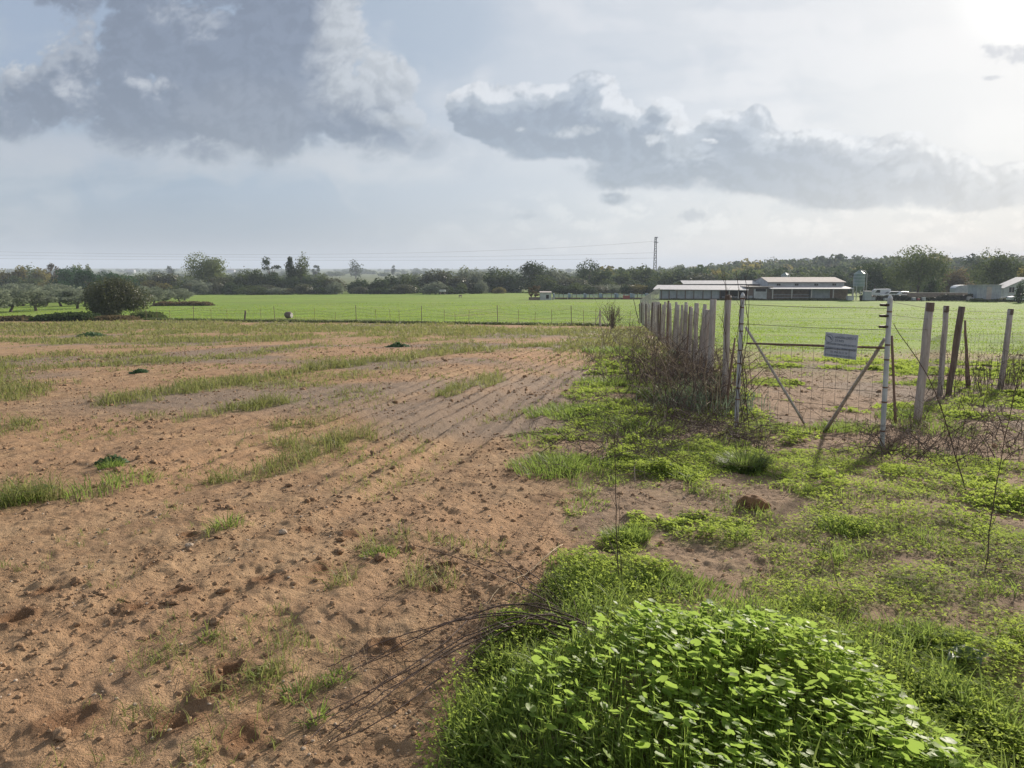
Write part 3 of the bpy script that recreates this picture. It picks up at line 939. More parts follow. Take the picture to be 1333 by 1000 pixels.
def tree(name, cat, px, D, py_top, wpx, kind, fol, label, group=None, n=2200, leaf=None, base_frac=.12, seed=None, trunkr=None, py_base=None, sq=1.0):
    p = at(px, 352, D); x, y = p[0], p[1]
    zb = float(macro(x, y))
    ztop = at(px, py_top, D)[2]
    h = ztop - zb; w = wpx / F * D
    seed = seed if seed is not None else int(px * 7 + py_top)
    root = empty(name, (x, y, zb), 0)
    tag(root, label, cat, group)
    leaf = leaf or max(.10, D * .0019)
    V, Fc, var = crown_mesh(w, h * (1 - base_frac), kind, n, leaf, seed, z0=h * base_frac, squash=sq)
    np_mesh('crown', V, Fc, FOL[fol], root, attrs={'var': var})
    trunk_mb(h, trunkr or max(.1, h * .028), seed, w).build('trunk', M['bark'], root)
    return root


def place_copy(src, px, D, py_top, wpx, label, group, rz):
    """copy a tree and its crown and trunk, scaled to the size seen"""
    p = at(px, 352, D); x, y = p[0], p[1]; zb = float(macro(x, y))
    c = copy_tree(src)
    c.location = (x, y, zb)
    h = at(px, py_top, D)[2] - zb; w = wpx / F * D
    c.scale = (w / src['w0'], w / src['w0'], h / src['h0'])
    c.rotation_euler = (0, 0, rz)
    tag(c, label, None, group)
    del c['w0'], c['h0']
    return c


def tree_line():
    T = tree
    # left: yellowish row, pines, light trees (px, D, top, width)
    T('round_tree', 'tree', 268, 235, 335, 46, 'poplar', 'poplar', 'large pale green spreading tree rising above the hedge line left of centre', n=7500, leaf=.36)
    T('eucalyptus_tree', 'tree', 352, 240, 336, 24, 'open', 'dark', 'thin open crowned tree with sparse tufts left of the two narrow trees', n=1100, base_frac=.35, leaf=.34)
    T('cypress_tree', 'tree', 377, 240, 336, 15, 'cypress', 'dark', 'narrow pointed dark tree, left one of the close pair', n=1700, base_frac=.05, leaf=.36)
    T('poplar_tree', 'tree', 392, 242, 334, 19, 'poplar', 'mid', 'tall narrow mid green tree, right one of the close pair', n=1900, base_frac=.08, leaf=.36)
    T('umbrella_pine', 'tree', 90, 215, 350, 40, 'umbrella', 'pine', 'wide dark green pine with a domed crown behind the olive trees', n=2600, base_frac=.3, leaf=.34)
    T('umbrella_pine', 'tree', 113, 205, 353, 30, 'umbrella', 'pine', 'dark green pine just right of the widest pine behind the olives', n=2200, base_frac=.3, leaf=.32)
    T('umbrella_pine', 'tree', 150, 215, 356, 46, 'umbrella', 'pine', 'low spreading dark pine directly behind the big round bush', n=2600, base_frac=.3, leaf=.34)
    T('umbrella_pine', 'tree', 84, 200, 365, 24, 'round', 'pine', 'small dark round pine in front of the widest pine', n=1800, base_frac=.1, leaf=.32)
    T('round_tree', 'tree', 692, 245, 343, 38, 'round', 'dark', 'big dark round topped tree standing above the middle of the tree line', n=3600, leaf=.38, base_frac=.05)
    T('round_tree', 'tree', 767, 260, 341, 30, 'round', 'dark', 'dark two headed tree above the tree line behind the blue rails', n=2800, leaf=.38, base_frac=.05)
    T('round_tree', 'tree', 640, 250, 350, 26, 'round', 'dark', 'dark tree with a flat top left of the big dark round topped tree', n=2200, leaf=.38, base_frac=.05)
    T('distant_tree', 'tree', 463, 700, 339, 15, 'poplar', 'dark', 'lone cone shaped tree on the far plain above the gap in the hedge', n=500, leaf=1.0, base_frac=.1)
    T('distant_tree', 'tree', 412, 620, 346, 9, 'open', 'dark', 'small thin tree on the far skyline right of the close pair', n=300, leaf=.9, base_frac=.3)
    T('distant_tree', 'tree', 512, 800, 346, 5, 'round', 'dark', 'tiny lone tree on the far skyline right of the cone shaped one', n=200, leaf=1.0, base_frac=.3)
    T('distant_tree', 'tree', 100, 400, 345, 11, 'poplar', 'poplar', 'slim pale tree top showing above the widest pine', n=500, leaf=.6, base_frac=.3)
    T('distant_tree', 'tree', 115, 400, 346, 7, 'poplar', 'poplar', 'narrow pale tree top right above the widest pine', n=400, leaf=.6, base_frac=.3)
    T('distant_tree', 'tree', 67, 300, 344, 18, 'open', 'brown', 'brownish feathery tree top between the yellow row and the pines', n=800, leaf=.45, base_frac=.3)
    T('distant_tree', 'tree', 222, 700, 347, 8, 'round', 'dark', 'small round tree on the far skyline left of the large pale tree', n=300, leaf=1.0)
    # right: big trees by the farm
    T('broad_tree', 'tree', 1197, 190, 325, 66, 'round', 'mid', 'largest round tree behind the parked vehicles right of the silo', n=6500, leaf=.34, base_frac=.1)
    T('broad_tree', 'tree', 1297, 185, 331, 58, 'round', 'mid', 'dark round tree with a domed crown behind the grey shed', n=6000, leaf=.32, base_frac=.12)
    T('broad_tree', 'tree', 1140, 205, 344, 50, 'round', 'dark', 'dark bushy tree just right of the green grey silo', n=4200, leaf=.36, base_frac=.02)
    T('broad_tree', 'tree', 1268, 290, 333, 24, 'round', 'dark', 'small round headed tree between the two biggest trees on the right', n=1800, leaf=.45)
    T('broad_tree', 'tree', 1245, 200, 352, 44, 'bush', 'brown', 'brownish bushy tree between the largest tree and the grey shed', n=3200, leaf=.36, base_frac=.0)
    T('small_tree', 'tree', 1213, 165, 364, 20, 'bush', 'dark', 'low dark bush under the largest tree on the right', n=1500, leaf=.28, base_frac=.0)
    T('small_tree', 'tree', 1331, 170, 352, 16, 'bush', 'autumn', 'yellowish tree behind the white house at the right edge', n=1200, leaf=.3, base_frac=.0)
    T('small_tree', 'tree', 1330, 140, 368, 10, 'bush', 'dark', 'small dark shrub in front of the white house', n=800, leaf=.2, base_frac=.0)
    # the long hedge-like line of trees: three kinds of bush, copied
    base = []
    for k, (kd, fl) in enumerate((('bush', 'mid'), ('bush', 'dark'), ('round', 'mid'), ('bush', 'bushmix'), ('bush', 'autumn'), ('bush', 'olive'))):
        root = empty('hedge_tree', (0, 0, 0)); w0, h0 = 7.0, 6.0
        V, Fc, var = crown_mesh(w0, h0 * .98, kd, 2300, .42, 50 + k, z0=0.05)
        np_mesh('crown', V, Fc, FOL[fl], root, attrs={'var': var})
        trunk_mb(h0, .17, 60 + k, w0).build('trunk', M['bark'], root)
        tag(root, 'x', 'tree'); root['w0'] = w0; root['h0'] = h0
        base.append(root)
    words_ = ['mid green', 'dark green', 'green round headed', 'brownish', 'yellow green', 'grey green']
    L = [  # px, D, top, width, kind
        (3, 255, 350, 26, 4), (20, 258, 349, 26, 4), (38, 262, 350, 28, 0), (54, 258, 349, 24, 4), (10, 240, 364, 34, 1), (40, 240, 365, 34, 0), (62, 235, 362, 30, 4),
        (128, 250, 360, 30, 1), (180, 240, 359, 28, 0), (197, 245, 357, 26, 5), (212, 240, 359, 26, 3), (228, 240, 361, 24, 0), (243, 232, 364, 24, 1),
        (256, 225, 363, 30, 5), (283, 228, 359, 30, 3), (300, 236, 358, 26, 0), (318, 238, 352, 24, 0), (333, 232, 353, 26, 2), (348, 230, 362, 26, 1), (366, 232, 361, 28, 1), (384, 230, 364, 26, 1),
        (402, 232, 360, 26, 1), (418, 236, 358, 24, 0), (432, 236, 362, 24, 3), (442, 236, 367, 18, 3), (467, 228, 363, 28, 1), (497, 228, 365, 26, 1), (514, 232, 361, 26, 1), (531, 235, 359, 28, 0),
        (548, 240, 356, 28, 5), (566, 240, 355, 28, 3), (584, 242, 354, 30, 0), (600, 236, 359, 30, 3), (606, 250, 351, 26, 5), (622, 240, 353, 30, 5), (640, 236, 360, 28, 1), (656, 240, 354, 28, 0), (668, 234, 361, 26, 1),
        (706, 236, 362, 32, 0), (722, 246, 354, 30, 5), (738, 250, 353, 28, 1), (748, 240, 361, 32, 3), (756, 236, 366, 34, 0), (783, 250, 355, 28, 1), (797, 258, 350, 28, 0), (812, 252, 356, 28, 2), (790, 240, 365, 30, 0),
        (828, 260, 351, 30, 0), (846, 262, 350, 28, 1), (830, 245, 364, 34, 1), (812, 236, 371, 26, 3), (795, 232, 372, 26, 5), (866, 250, 356, 32, 0), (888, 250, 354, 32, 1), (915, 250, 357, 36, 3), (942, 250, 355, 34, 0),
        (968, 250, 354, 34, 1), (996, 250, 357, 34, 0), (1018, 250, 352, 32, 1), (1045, 250, 356, 36, 0), (1072, 240, 354, 36, 2), (1098, 240, 352, 36, 1), (1168, 215, 352, 30, 0), (1225, 230, 350, 34, 2), (1325, 230, 348, 34, 1), (845, 235, 368, 28, 1)]
    places = [(-10, 80, 'at the far left behind the olive grove'), (120, 250, 'behind the big round bush'), (251, 345, 'around the large pale tree'), (346, 446, 'around the close pair of narrow trees'),
              (447, 540, 'in the gap right of the close pair'), (541, 680, 'left of the big dark round topped tree'), (681, 760, 'beside the big dark round topped tree'), (761, 860, 'behind the blue rails'),
              (861, 1110, 'behind the farm sheds'), (1111, 1340, 'among the big trees right of the silo')]
    cnt = {}
    gx = random.Random(17)
    for px in list(range(-5, 90, 16)) + list(range(180, 660, 15)) + list(range(730, 860, 17)):
        if 443 < px < 455 or 478 < px < 486: continue
        L.append((px + gx.uniform(-4, 4), gx.uniform(212, 226), gx.uniform(368, 375), gx.uniform(14, 30), gx.choice((0, 1, 1, 3, 3, 5, 4))))
    g = random.Random(5)
    order = sorted(L)
    for i, (px, D, top, w, k) in enumerate(order):
        pl = next((q[2] for q in places if q[0] <= px <= q[1]), 'behind the field')
        size = 'tall' if top < 357 else ('shrubby' if top > 367 else ('low' if top > 362 else 'middling'))
        key = (size, k, pl); cnt[key] = cnt.get(key, 0) + 1
        lab = '%s %s tree %s' % (size, words_[k], pl)
        src = base[k]
        top += g.uniform(-2.5, 3.5); w *= g.uniform(.85, 1.25)
        c = place_copy(src, px, D, top, w, lab, 'trees in the long line behind the field', g.uniform(0, 6.28))
    for b in base:
        for ch in list(b.children): bpy.data.objects.remove(ch)
        bpy.data.objects.remove(b)


def olives():
    """olive trees left: small grey green crowns on dark leaning trunks"""
    protos = []
    for k in range(3):
        root = empty('olive_tree', (0, 0, 0)); w0, h0 = 3.4, 3.0
        V, Fc, var = crown_mesh(w0, h0 * .72, 'tuft' if k else 'round', 2300, .17, 80 + k, z0=h0 * .28)
        np_mesh('crown', V, Fc, FOL['olive'], root, attrs={'var': var})
        trunk_mb(h0 * .9, .13, 90 + k, w0, forks=3, z_fork=.25, lean=.35 * (k - 1)).build('trunk', M['bark'], root)
        tag(root, 'x', 'olive tree'); root['w0'] = w0; root['h0'] = h0
        protos.append(root)
    pts = [(8, 96, 380, 40), (42, 100, 381, 38), (76, 118, 380, 34), (97, 108, 381, 36), (-22, 90, 378, 42), (-14, 112, 379, 36), (25, 120, 377, 34), (57, 125, 377, 32), (18, 140, 375, 28), (48, 148, 374, 28), (80, 142, 374, 28),
           (108, 138, 378, 26), (122, 122, 380, 28), (184, 110, 382, 24), (196, 122, 380, 26), (212, 130, 381, 22), (232, 136, 379, 22), (238, 150, 378, 20), (204, 145, 377, 22), (188, 150, 375, 20), (66, 165, 372, 24), (34, 170, 372, 22), (5, 165, 372, 24)]
    words_ = ['leaning trunk', 'twisted trunk', 'bare lower trunk']
    g = random.Random(3)
    for i, (px, D, top, w) in enumerate(sorted(pts)):
        side = 'left of the big round bush' if px < 140 else 'right of the big round bush'
        depth = 'front row' if D < 112 else ('middle rows' if D < 140 else 'back rows')
        lab = 'grey green olive tree in the %s %s' % (depth, side)
        place_copy(protos[i % 3], px, D, top - 2, w * 1.2, lab, 'olive trees %s, %s' % (side, depth), g.uniform(0, 6.28))
    for b in protos:
        for ch in list(b.children): bpy.data.objects.remove(ch)
        bpy.data.objects.remove(b)
    # big round bush
    root = tree('big_bush', 'bush', 144, 76, 367, 62, 'bush', 'brown', 'big round dark olive bush standing alone before the grove', n=42000, leaf=.10, base_frac=.02, seed=400)
    for c in root.children:
        if c.name.startswith('crown'): c.data.materials[0] = FOL['bushmix']
    # low scrub along the grove edge
    g = np.random.default_rng(9)
    for (x0, x1, py, hh, D, mat, lab) in ((-60, 42, 417, .55, 68, 'brown', 'low brown scrub at the far left in front of the olive grove'),
                                          (40, 128, 417.5, .75, 67, 'dark', 'dark green scrub strip left of the big round bush'),
                                          (118, 172, 416, .5, 67.5, 'brown', 'brown green weeds at the foot of the big round bush'),
                                          (168, 205, 413, .7, 72, 'mid', 'pale weedy shrubs right of the big round bush'),
                                          (196, 275, 393.5, .9, 118, 'brown', 'brownish scrub strip at the field corner right of the olives')):
        n = 5200
        a0 = at(x0, 352, D); a1 = at(x1, 352, D)
        t = g.random(n)
        x = a0[0] + (a1[0] - a0[0]) * t; y = np.full(n, D) + g.normal(0, .6, n)
        hgt = hh * (.35 + .9 * fbm(x, y * .3, 1.6, 3, 811)) * (1 - (2 * t - 1) ** 6)
        P = np.stack([x, y, macro(x, y) + g.random(n) * hgt], 1)
        V, Fc = stamp([(-.5, -.32, 0), (.45, -.42, .1), (.6, .3, 0), (-.3, .48, .12)], [(0, 1, 2, 3)], P, basis(g.normal(0, 1, (n, 3)) + np.array([0, 0, .6]), g.uniform(0, 6.28, n)), g.uniform(.08, .2, n))
        o = np_mesh('scrub', V, Fc, FOL[mat], attrs={'var': np.repeat(g.random(n), 4)})
        tag(o, lab, 'scrub', kind='stuff')




def far_wood():
    """the wooded hill on the right, one mass of crowns, and the trees dotted on the far plain"""
    g = np.random.default_rng(21)
    cr = [crown_mesh(8, 7, 'round', 190, 1.25, 900 + i, z0=0) for i in range(5)]
    groups = {'mid': [], 'dark': [], 'autumn': []}
    vs = {'mid': [], 'dark': [], 'autumn': []}
    n = 1500
    az = g.uniform(5.2, 45, n); r = 290 + (1000 - 290) * g.random(n) ** 1.3
    for i in range(n):
        x = r[i] * math.sin(R(az[i])); y = r[i] * math.cos(R(az[i]))
        zz = float(macro(x, y))
        if az[i] < 9 and g.random() > .6: continue
        k = int(g.integers(0, 5)); V, Fc, var = cr[k]
        s = g.uniform(.6, 1.15) * (1.25 if g.random() < .12 else 1.0)
        a = g.uniform(0, 6.28); ca, sa = math.cos(a), math.sin(a)
        W = V * np.array([s, s, s * g.uniform(.8, 1.1)])
        W = np.stack([W[:, 0] * ca - W[:, 1] * sa + x, W[:, 0] * sa + W[:, 1] * ca + y, W[:, 2] + zz - .6], 1)
        m_ = 'dark' if g.random() < .45 else ('autumn' if g.random() < .16 else 'mid')
        groups[m_].append((W, Fc)); vs[m_].append(np.clip(var * .6 + g.uniform(0, .4), 0, 1))
    parts, mats, va = [], [], []
    for i, k in enumerate(groups):
        V, Fc = join(groups[k]); parts.append((V, Fc)); mats += [i] * len(Fc); va.append(np.concatenate(vs[k]))
    V, Fc = join(parts)
    o = np_mesh('wood', V, Fc, [FOL[k] for k in groups], attrs={'var': np.concatenate(va)}, matidx=mats)
    tag(o, 'dense wood of dark green trees covering the low hill on the right', 'wood', kind='stuff')
    # far plain: hedgerows and scattered trees
    parts, va = [], []
    n = 620
    az = g.uniform(-42, 6, n); r = g.choice([430, 560, 760, 1000, 1300, 1700, 2100], n) * g.normal(1, .03, n)
    for i in range(n):
        if -13.5 < az[i] < -8.0 and r[i] < 900: continue
        x = r[i] * math.sin(R(az[i])); y = r[i] * math.cos(R(az[i])); zz = float(macro(x, y))
        k = int(g.integers(0, 5)); V, Fc, var = cr[k]
        s = g.uniform(.45, 1.0) * (1 + .35 * (r[i] > 1200))
        W = V * np.array([s * 1.3, s, s * .8]) + np.array([x, y, zz - .5])
        parts.append((W, Fc)); va.append(np.clip(var * .6 + g.uniform(0, .4), 0, 1))
    V, Fc = join(parts)
    o = np_mesh('far_trees', V, Fc, FOL['mid'], attrs={'var': np.concatenate(va)})
    tag(o, 'hedgerows and woods merging on the distant plain along the horizon', 'wood', kind='stuff')


# ------------------------------------------------------------------ fences
def lean_post(mb, b, tpt, r0, r1, sides=7, seed=0, rough=.12):
    g = random.Random(seed)
    pts, rr = [], []
    k = 6
    for i in range(k):
        t = i / (k - 1)
        pts.append([b[j] + (tpt[j] - b[j]) * t + (g.uniform(-1, 1) * r0 * .15 if j < 2 else 0) for j in range(3)])
        rr.append((r0 + (r1 - r0) * t) * (1 + g.uniform(-rough, rough)))
    mb.tube(pts, rr, sides)


def ground3(p, dz=0.0):
    return np.array([p[0], p[1], float(zfull(p[0], p[1])) + dz])


def top_of(px, py, base):
    """point above the ground seen at the pixel, at the base's distance ahead"""
    return at(px, py, base[1])


def post_row():
    root = empty('fence', ground3(ROW0)); o0 = np.array(root.location)
    tag(root, 'row of grey weathered wooden fence posts running away towards the farm sheds', 'fence')
    g = random.Random(12)
    n = 36
    tops = []
    d = 0.0; i = 0
    ds = []
    while d < ROWLEN and len(ds) < 44:
        ds.append(d); d += (.62 + .028 * d) if d < 25 else 1.5
    for i, d in enumerate(ds):
        p = ROW0 + rowdir * d
        b = ground3(p, -.15); h = 1.5 + g.uniform(-.09, .09)
        if i == 0: h = 1.57
        ln = np.array([g.uniform(-.06, .06), g.uniform(-.05, .05), 0]) * h
        tp = b + np.array([0, 0, h + .15]) + ln
        r = g.uniform(.037, .054) if i else .060
        mb = MB(); lean_post(mb, b - o0, tp - o0, r, r * .95, 8, i, .06)
        m_ = M['wood'] if g.random() < .72 else (M['wood_brown'] if g.random() < .5 else M['wood_dark'])
        if i == 0: m_ = M['wood']
        mb.build('post', m_, root, smooth=True)
        tops.append((b, tp))
    # wire mesh strung along the posts
    wm = MB()
    for f in (.12, .28, .44, .60, .76, .90):
        wm.tube([b + (t_ - b) * f - o0 + np.array([-.06, 0, 0]) for b, t_ in tops], .0035, 3, cap=False)
    for (b, t_), (b2, t2) in zip(tops[:14], tops[1:15]):
        for k in range(4):
            s = (k + .5) / 4
            q0 = b + (b2 - b) * s; q1 = t_ + (t2 - t_) * s
            wm.tube([q0 + (q1 - q0) * .1 - o0 + np.array([-.06, 0, 0]), q0 + (q1 - q0) * .9 - o0 + np.array([-.06, 0, 0])], .0022, 3, cap=False)
    wm.build('wire_mesh', M['wire'], root)
    # pale fence beyond the far end turning to the right
    e0 = tops[-1][0]
    root = empty('fence', e0); o0 = np.array(root.location)
    tag(root, 'far pale wire fence climbing from the end of the post row to the sheds', 'fence')
    q1 = at(858, 352, 120)
    for i in range(17):
        t = i / 16
        D = e0[1] + (130 - e0[1]) * t ** 1.3
        x = at(835 + 24 * t, 352, D)[0]
        b = ground3((x, D), -.1); tp = b + np.array([0, 0, 1.9 + .6 * t])
        mb = MB(); lean_post(mb, b - o0, tp - o0, .06, .055, 6, 100 + i, .05); mb.build('post', M['pale_wood'], root)
        if i: 
            w = MB()
            for f in (.2, .4, .6, .8, .97): w.tube([pb + (pt - pb) * f - o0, b + (tp - b) * f - o0], .012, 3, cap=False)
            w.build('wire', M['wire'], root)
        pb, pt = b, tp


def gate():
    bl = ground3(GL, -.1); br = ground3(GR_, -.1)
    tl = top_of(967, 381, bl); tr = top_of(1159, 384, br)
    # left steel post with rings
    def steel(b, t_, label, rings, ins=None):
        root = empty('fence_post', b); tag(root, label, 'post'); o0 = b
        mb = MB(); mb.tube([b - o0, t_ - o0 - (t_ - b) * .02, t_ - o0], [.026, .026, .010], 12); mb.build('pipe', M['galv'], root, smooth=False)
        for f in rings:
            c = b + (t_ - b) * f - o0
            rb = MB(); rb.tube([c + np.array([0, 0, -.008]), c + np.array([0, 0, .008])], (.0285 + .002 * math.sin(f * 40)), 12); rb.build('wire_tie', M['rust'], root)
        for f in ins or []:
            c = b + (t_ - b) * f - o0
            ib = MB(); ib.tube([c + np.array([-.015, -.01, 0]), c + np.array([-.05, -.03, 0]), c + np.array([-.115, -.03, .002])], [.012, .016, .013], 8)
            ib.tube([c + np.array([-.095, -.03, -.01]), c + np.array([-.095, -.03, .012])], .020, 8)
            ib.build('insulator', M['ins'], root)
        return root
    steel(bl, tl, 'pale steel post wrapped in wire ties at the left side of the gate', [.11, .27, .35, .52, .61, .74, .79, .90, .96])
    steel(br, tr, 'pale steel post with brown insulators at the right side of the gate', [.17, .35, .44, .61, .70, .9], [.94, .875, .81])
    # wooden rail, braces
    def pole(name, a, b, r0, r1, mat, label, cat):
        root = MB(); a = np.array(a); b = np.array(b)
        lean_post(root, (0, 0, 0), b - a, r0, r1, 7, int(a[0] * 100), .08)
        o = root.build(name, mat, smooth=True); o.location = a
        return tag(o, label, cat)
    D = (bl[1] + br[1]) / 2
    yl = bl[1] + .05; yr = br[1] + .05
    pole('rail', at(972, 447, yl), at(1156, 453, yr), .013, .014, M['wood_brown'], 'thin brown wooden rail spanning the gate behind the grey sign', 'rail')
    b1 = gp(1072, 561); pole('brace', ground3(b1, -.03), at(1152, 441, yr), .024, .018, M['wood'], 'slanting wooden brace rising rightwards to the insulator post', 'brace')
    b2 = gp(1050, 553); pole('brace', ground3(b2, -.03), at(971, 426, yl), .016, .016, M['pale_wood'], 'thin pale brace slanting down rightwards from the left steel post', 'brace')
    # wire panel
    root = empty('wire_gate', (bl + br) / 2); o0 = np.array(root.location); tag(root, 'wire mesh gate strung between the two pale steel posts', 'gate')
    w = MB()
    zs = [.10, .2, .3, .41, .53, .66, .79, .92]
    for f in zs:
        a = bl + (tl - bl) * f; b = br + (tr - br) * f
        mid_ = (a + b) / 2 + np.array([0, 0, -.012])
        w.tube([a - o0, mid_ - o0, b - o0], .0022 if f < .75 else .0028, 4, cap=False)
    w.build('line_wire', M['wire'], root)
    w = MB()
    for k in range(1, 13):
        s = k / 13
        a = bl + (br - bl) * s; t_ = tl + (tr - tl) * s
        w.tube([a + (t_ - a) * .08 - o0, a + (t_ - a) * .66 - o0], .0018, 4, cap=False)
    w.build('stay_wire', M['wire'], root)
    # sign
    D = bl[1] + (br[1] - bl[1]) * .66 - .05
    c = at(1094.3, 450.3, D); W_, H_ = 43.5 / F * D, 32 / F * D
    ang = math.atan2(br[1] - bl[1], br[0] - bl[0])
    root = empty('sign', c, ang); tag(root, 'small grey rectangular notice with faded blue writing hanging on the gate', 'sign')
    root.rotation_euler = (0, R(2.0), ang)
    MB().box(-W_ / 2, -.002, -H_ / 2, W_ / 2, .002, H_ / 2).build('plate', M['sign'], root, bevel=.001)
    ink = MB()
    def ring(cx, cz, r, th):
        k = 28
        for i in range(k):
            a0, a1 = 6.283 * i / k, 6.283 * (i + 1) / k
            q = [(cx + rr * math.cos(a), -.0045, cz + rr * math.sin(a)) for rr, a in ((r - th, a0), (r, a0), (r, a1), (r - th, a1))]
            ink.slab(q, (0, .002, 0))
    cx, cz = -W_ * .37, H_ * .26
    ring(cx, cz, H_ * .17, H_ * .014)
    # curved horn-like emblem inside the ring
    pts = [(-.10, .10), (-.03, .11), (.05, .07), (.10, .01), (.11, -.06), (.075, -.05), (.055, 0), (0, .045), (-.07, .07)]
    ink.slab([(cx + a * H_, -.0045, cz + b * H_) for a, b in pts], (0, .002, 0))
    ink.build('emblem', M['ink'], root)
    for (tx, s, x_, z_, b_) in (("GANADERIA LORETO  A", .105, -W_ * .20, H_ * .335, .75), ("STRES", .10, -W_ * .185, H_ * .20, .9), ("EXPLOTACION CON VALLADO ELECTRICO", .085, -W_ * .45, H_ * .045, .60),
                                ("PROHIBIDO EL PASO  PELIGRO GANADO", .095, -W_ * .46, -H_ * .125, .56), ("TF. 954 70 11 28", .085, -W_ * .30, -H_ * .285, .85), ("POR SU SEGURIDAD NO TOCAR LA VALLA", .08, -W_ * .44, -H_ * .42, .58)):
        cu = bpy.data.curves.new('lettering', 'FONT'); cu.body = tx; cu.size = s * H_ * 1.35; cu.extrude = .0006; cu.space_character = 1.0
        to = bpy.data.objects.new('lettering', cu); COL.objects.link(to)
        dg = bpy.context.evaluated_depsgraph_get(); me = bpy.data.meshes.new_from_object(to.evaluated_get(dg)); bpy.data.objects.remove(to)
        xs = [v.co.x for v in me.vertices]; wd = max(xs) - min(xs)
        target = W_ * {0: .64, 1: .27, 2: .90, 3: .92, 4: .52, 5: .90}[["GAN", "STR", "EXP", "PRO", "TF.", "POR"].index(tx[:3])]
        for v in me.vertices: v.co.x *= target / wd
        me.materials.append(M['ink']); lo = bpy.data.objects.new('lettering', me); COL.objects.link(lo); lo.parent = root
        lo.rotation_euler = (math.pi / 2, 0, 0); lo.location = (x_, -.0035, z_ - s * H_ * .45)


def right_fence():
    specs = [('grey thick wooden post leaning right, nearest behind the insulator post', (1194, 552), (1211, 395), .050, .050, 'wood', 'gtop'),
             ('grey wooden post second behind the insulator post', (1223, 515), (1232, 399), .047, .045, 'wood', 'gtop'),
             ('dark weathered post leaning right beside a pale prop', (1234, 514), (1252, 400), .050, .052, 'wood_dark', 'gtop'),
             ('grey wooden post at the right edge rising from dead stems', (1303, 502), (1316, 403), .052, .050, 'wood', 'gtop')]
    P = []
    for i, (lab, b_, t_, r0, r1, m_, _) in enumerate(specs):
        b = ground3(gp(*b_), -.12); t2 = top_of(t_[0], t_[1], b)
        root = empty('fence_post', b); tag(root, lab, 'post')
        mb = MB(); lean_post(mb, (0, 0, 0), t2 - b, r0, r1, 8, 40 + i, .05); mb.build('shaft', M[m_], root, smooth=True)
        d = (t2 - b) / np.linalg.norm(t2 - b)
        mb = MB(); mb.tube([t2 - b - d * .10, t2 - b + d * .012], [r1 * 1.03, r1 * .98], 8); mb.build('post_top', M['wood_dark'], root)
        P.append((b, t2))
    # props
    b = ground3(gp(1236, 512), -.05); t2 = top_of(1251, 424, b); mb = MB(); lean_post(mb, (0, 0, 0), t2 - b, .035, .03, 7, 61, .05)
    o = mb.build('prop', M['pale_wood'], smooth=True); o.location = b; tag(o, 'pale grey prop leaning against the dark weathered post', 'prop')
    b = ground3(gp(1261, 505), -.05); t2 = top_of(1256, 417, b); mb = MB(); lean_post(mb, (0, 0, 0), t2 - b, .045, .018, 6, 62, .1)
    o = mb.build('prop', M['wood_brown'], smooth=True); o.location = b; tag(o, 'red brown stake standing right of the dark weathered post', 'stake')
    b = ground3(gp(1166, 552), -.03); t2 = top_of(1161, 437, b); mb = MB(); lean_post(mb, (0, 0, 0), t2 - b, .018, .014, 6, 63, .15)
    o = mb.build('stake', M['wood_brown'], smooth=True); o.location = b; tag(o, 'thin brown stake just right of the insulator post', 'stake')
    # wires to the right and beyond the frame
    br = ground3(GR_, -.1); tr = top_of(1159, 384, br)
    ext = P[-1][0][:2] + rdir * 4.5; eb = ground3(ext, -.1)
    ext2 = P[-1][0][:2] + rdir * 9; eb2 = ground3(ext2, -.1)
    line = [(br, tr), P[0], P[1], P[3], (eb, eb + np.array([.1, 0, 1.5])), (eb2, eb2 + np.array([0, 0, 1.5]))]
    root = empty('wire_fence', P[3][0]); o0 = np.array(root.location); tag(root, 'wire mesh fence strung along the posts at the right edge', 'fence')
    w = MB()
    for f in (.10, .2, .3, .4, .5, .6, .7):
        w.tube([b + (t_ - b) * f - o0 for b, t_ in line[1:]], .0024, 3, cap=False)
    for f in (.80, .88, .96):
        w.tube([b + (t_ - b) * f - o0 for b, t_ in line], .0024, 3, cap=False)
    for (b, t_), (b2, t2) in zip(line[1:-1], line[2:]):
        L = np.linalg.norm(b2 - b); k = max(2, int(L / .16))
        for j in range(k):
            s = (j + .5) / k; q0 = b + (b2 - b) * s; q1 = t_ + (t2 - t_) * s
            w.tube([q0 + (q1 - q0) * .08 - o0, q0 + (q1 - q0) * .72 - o0], .0018, 3, cap=False)
    w.build('wire_mesh', M['wire'], root)
    for (bb, tt) in line[-2:]:
        mb = MB(); lean_post(mb, bb - o0, tt - o0, .06, .055, 8, 77, .05); mb.build('post', M['wood'], root, smooth=True)
    # second standing post between row and gate, and the brown stick against the left steel post
    b = ground3(gp(943, 528), -.1); t2 = top_of(948, 385, b); root = empty('fence_post', b)
    tag(root, 'grey wooden post standing between the post row and the left steel post', 'post')
    mb = MB(); lean_post(mb, (0, 0, 0), t2 - b, .052, .049, 8, 70, .05); mb.build('shaft', M['wood'], root, smooth=True)
    mb = MB(); mb.tube([(t2 - b) * .965, (t2 - b) * 1.005], [.0515, .049], 8); mb.build('post_top', M['wood_dark'], root)
    b = ground3(gp(944, 536), -.02); t2 = top_of(957, 440, b); mb = MB(); lean_post(mb, (0, 0, 0), t2 - b, .022, .012, 6, 71, .2)
    o = mb.build('stick', M['wood_brown'], smooth=True); o.location = b; tag(o, 'rough brown stick leaning against the left steel post', 'stick')


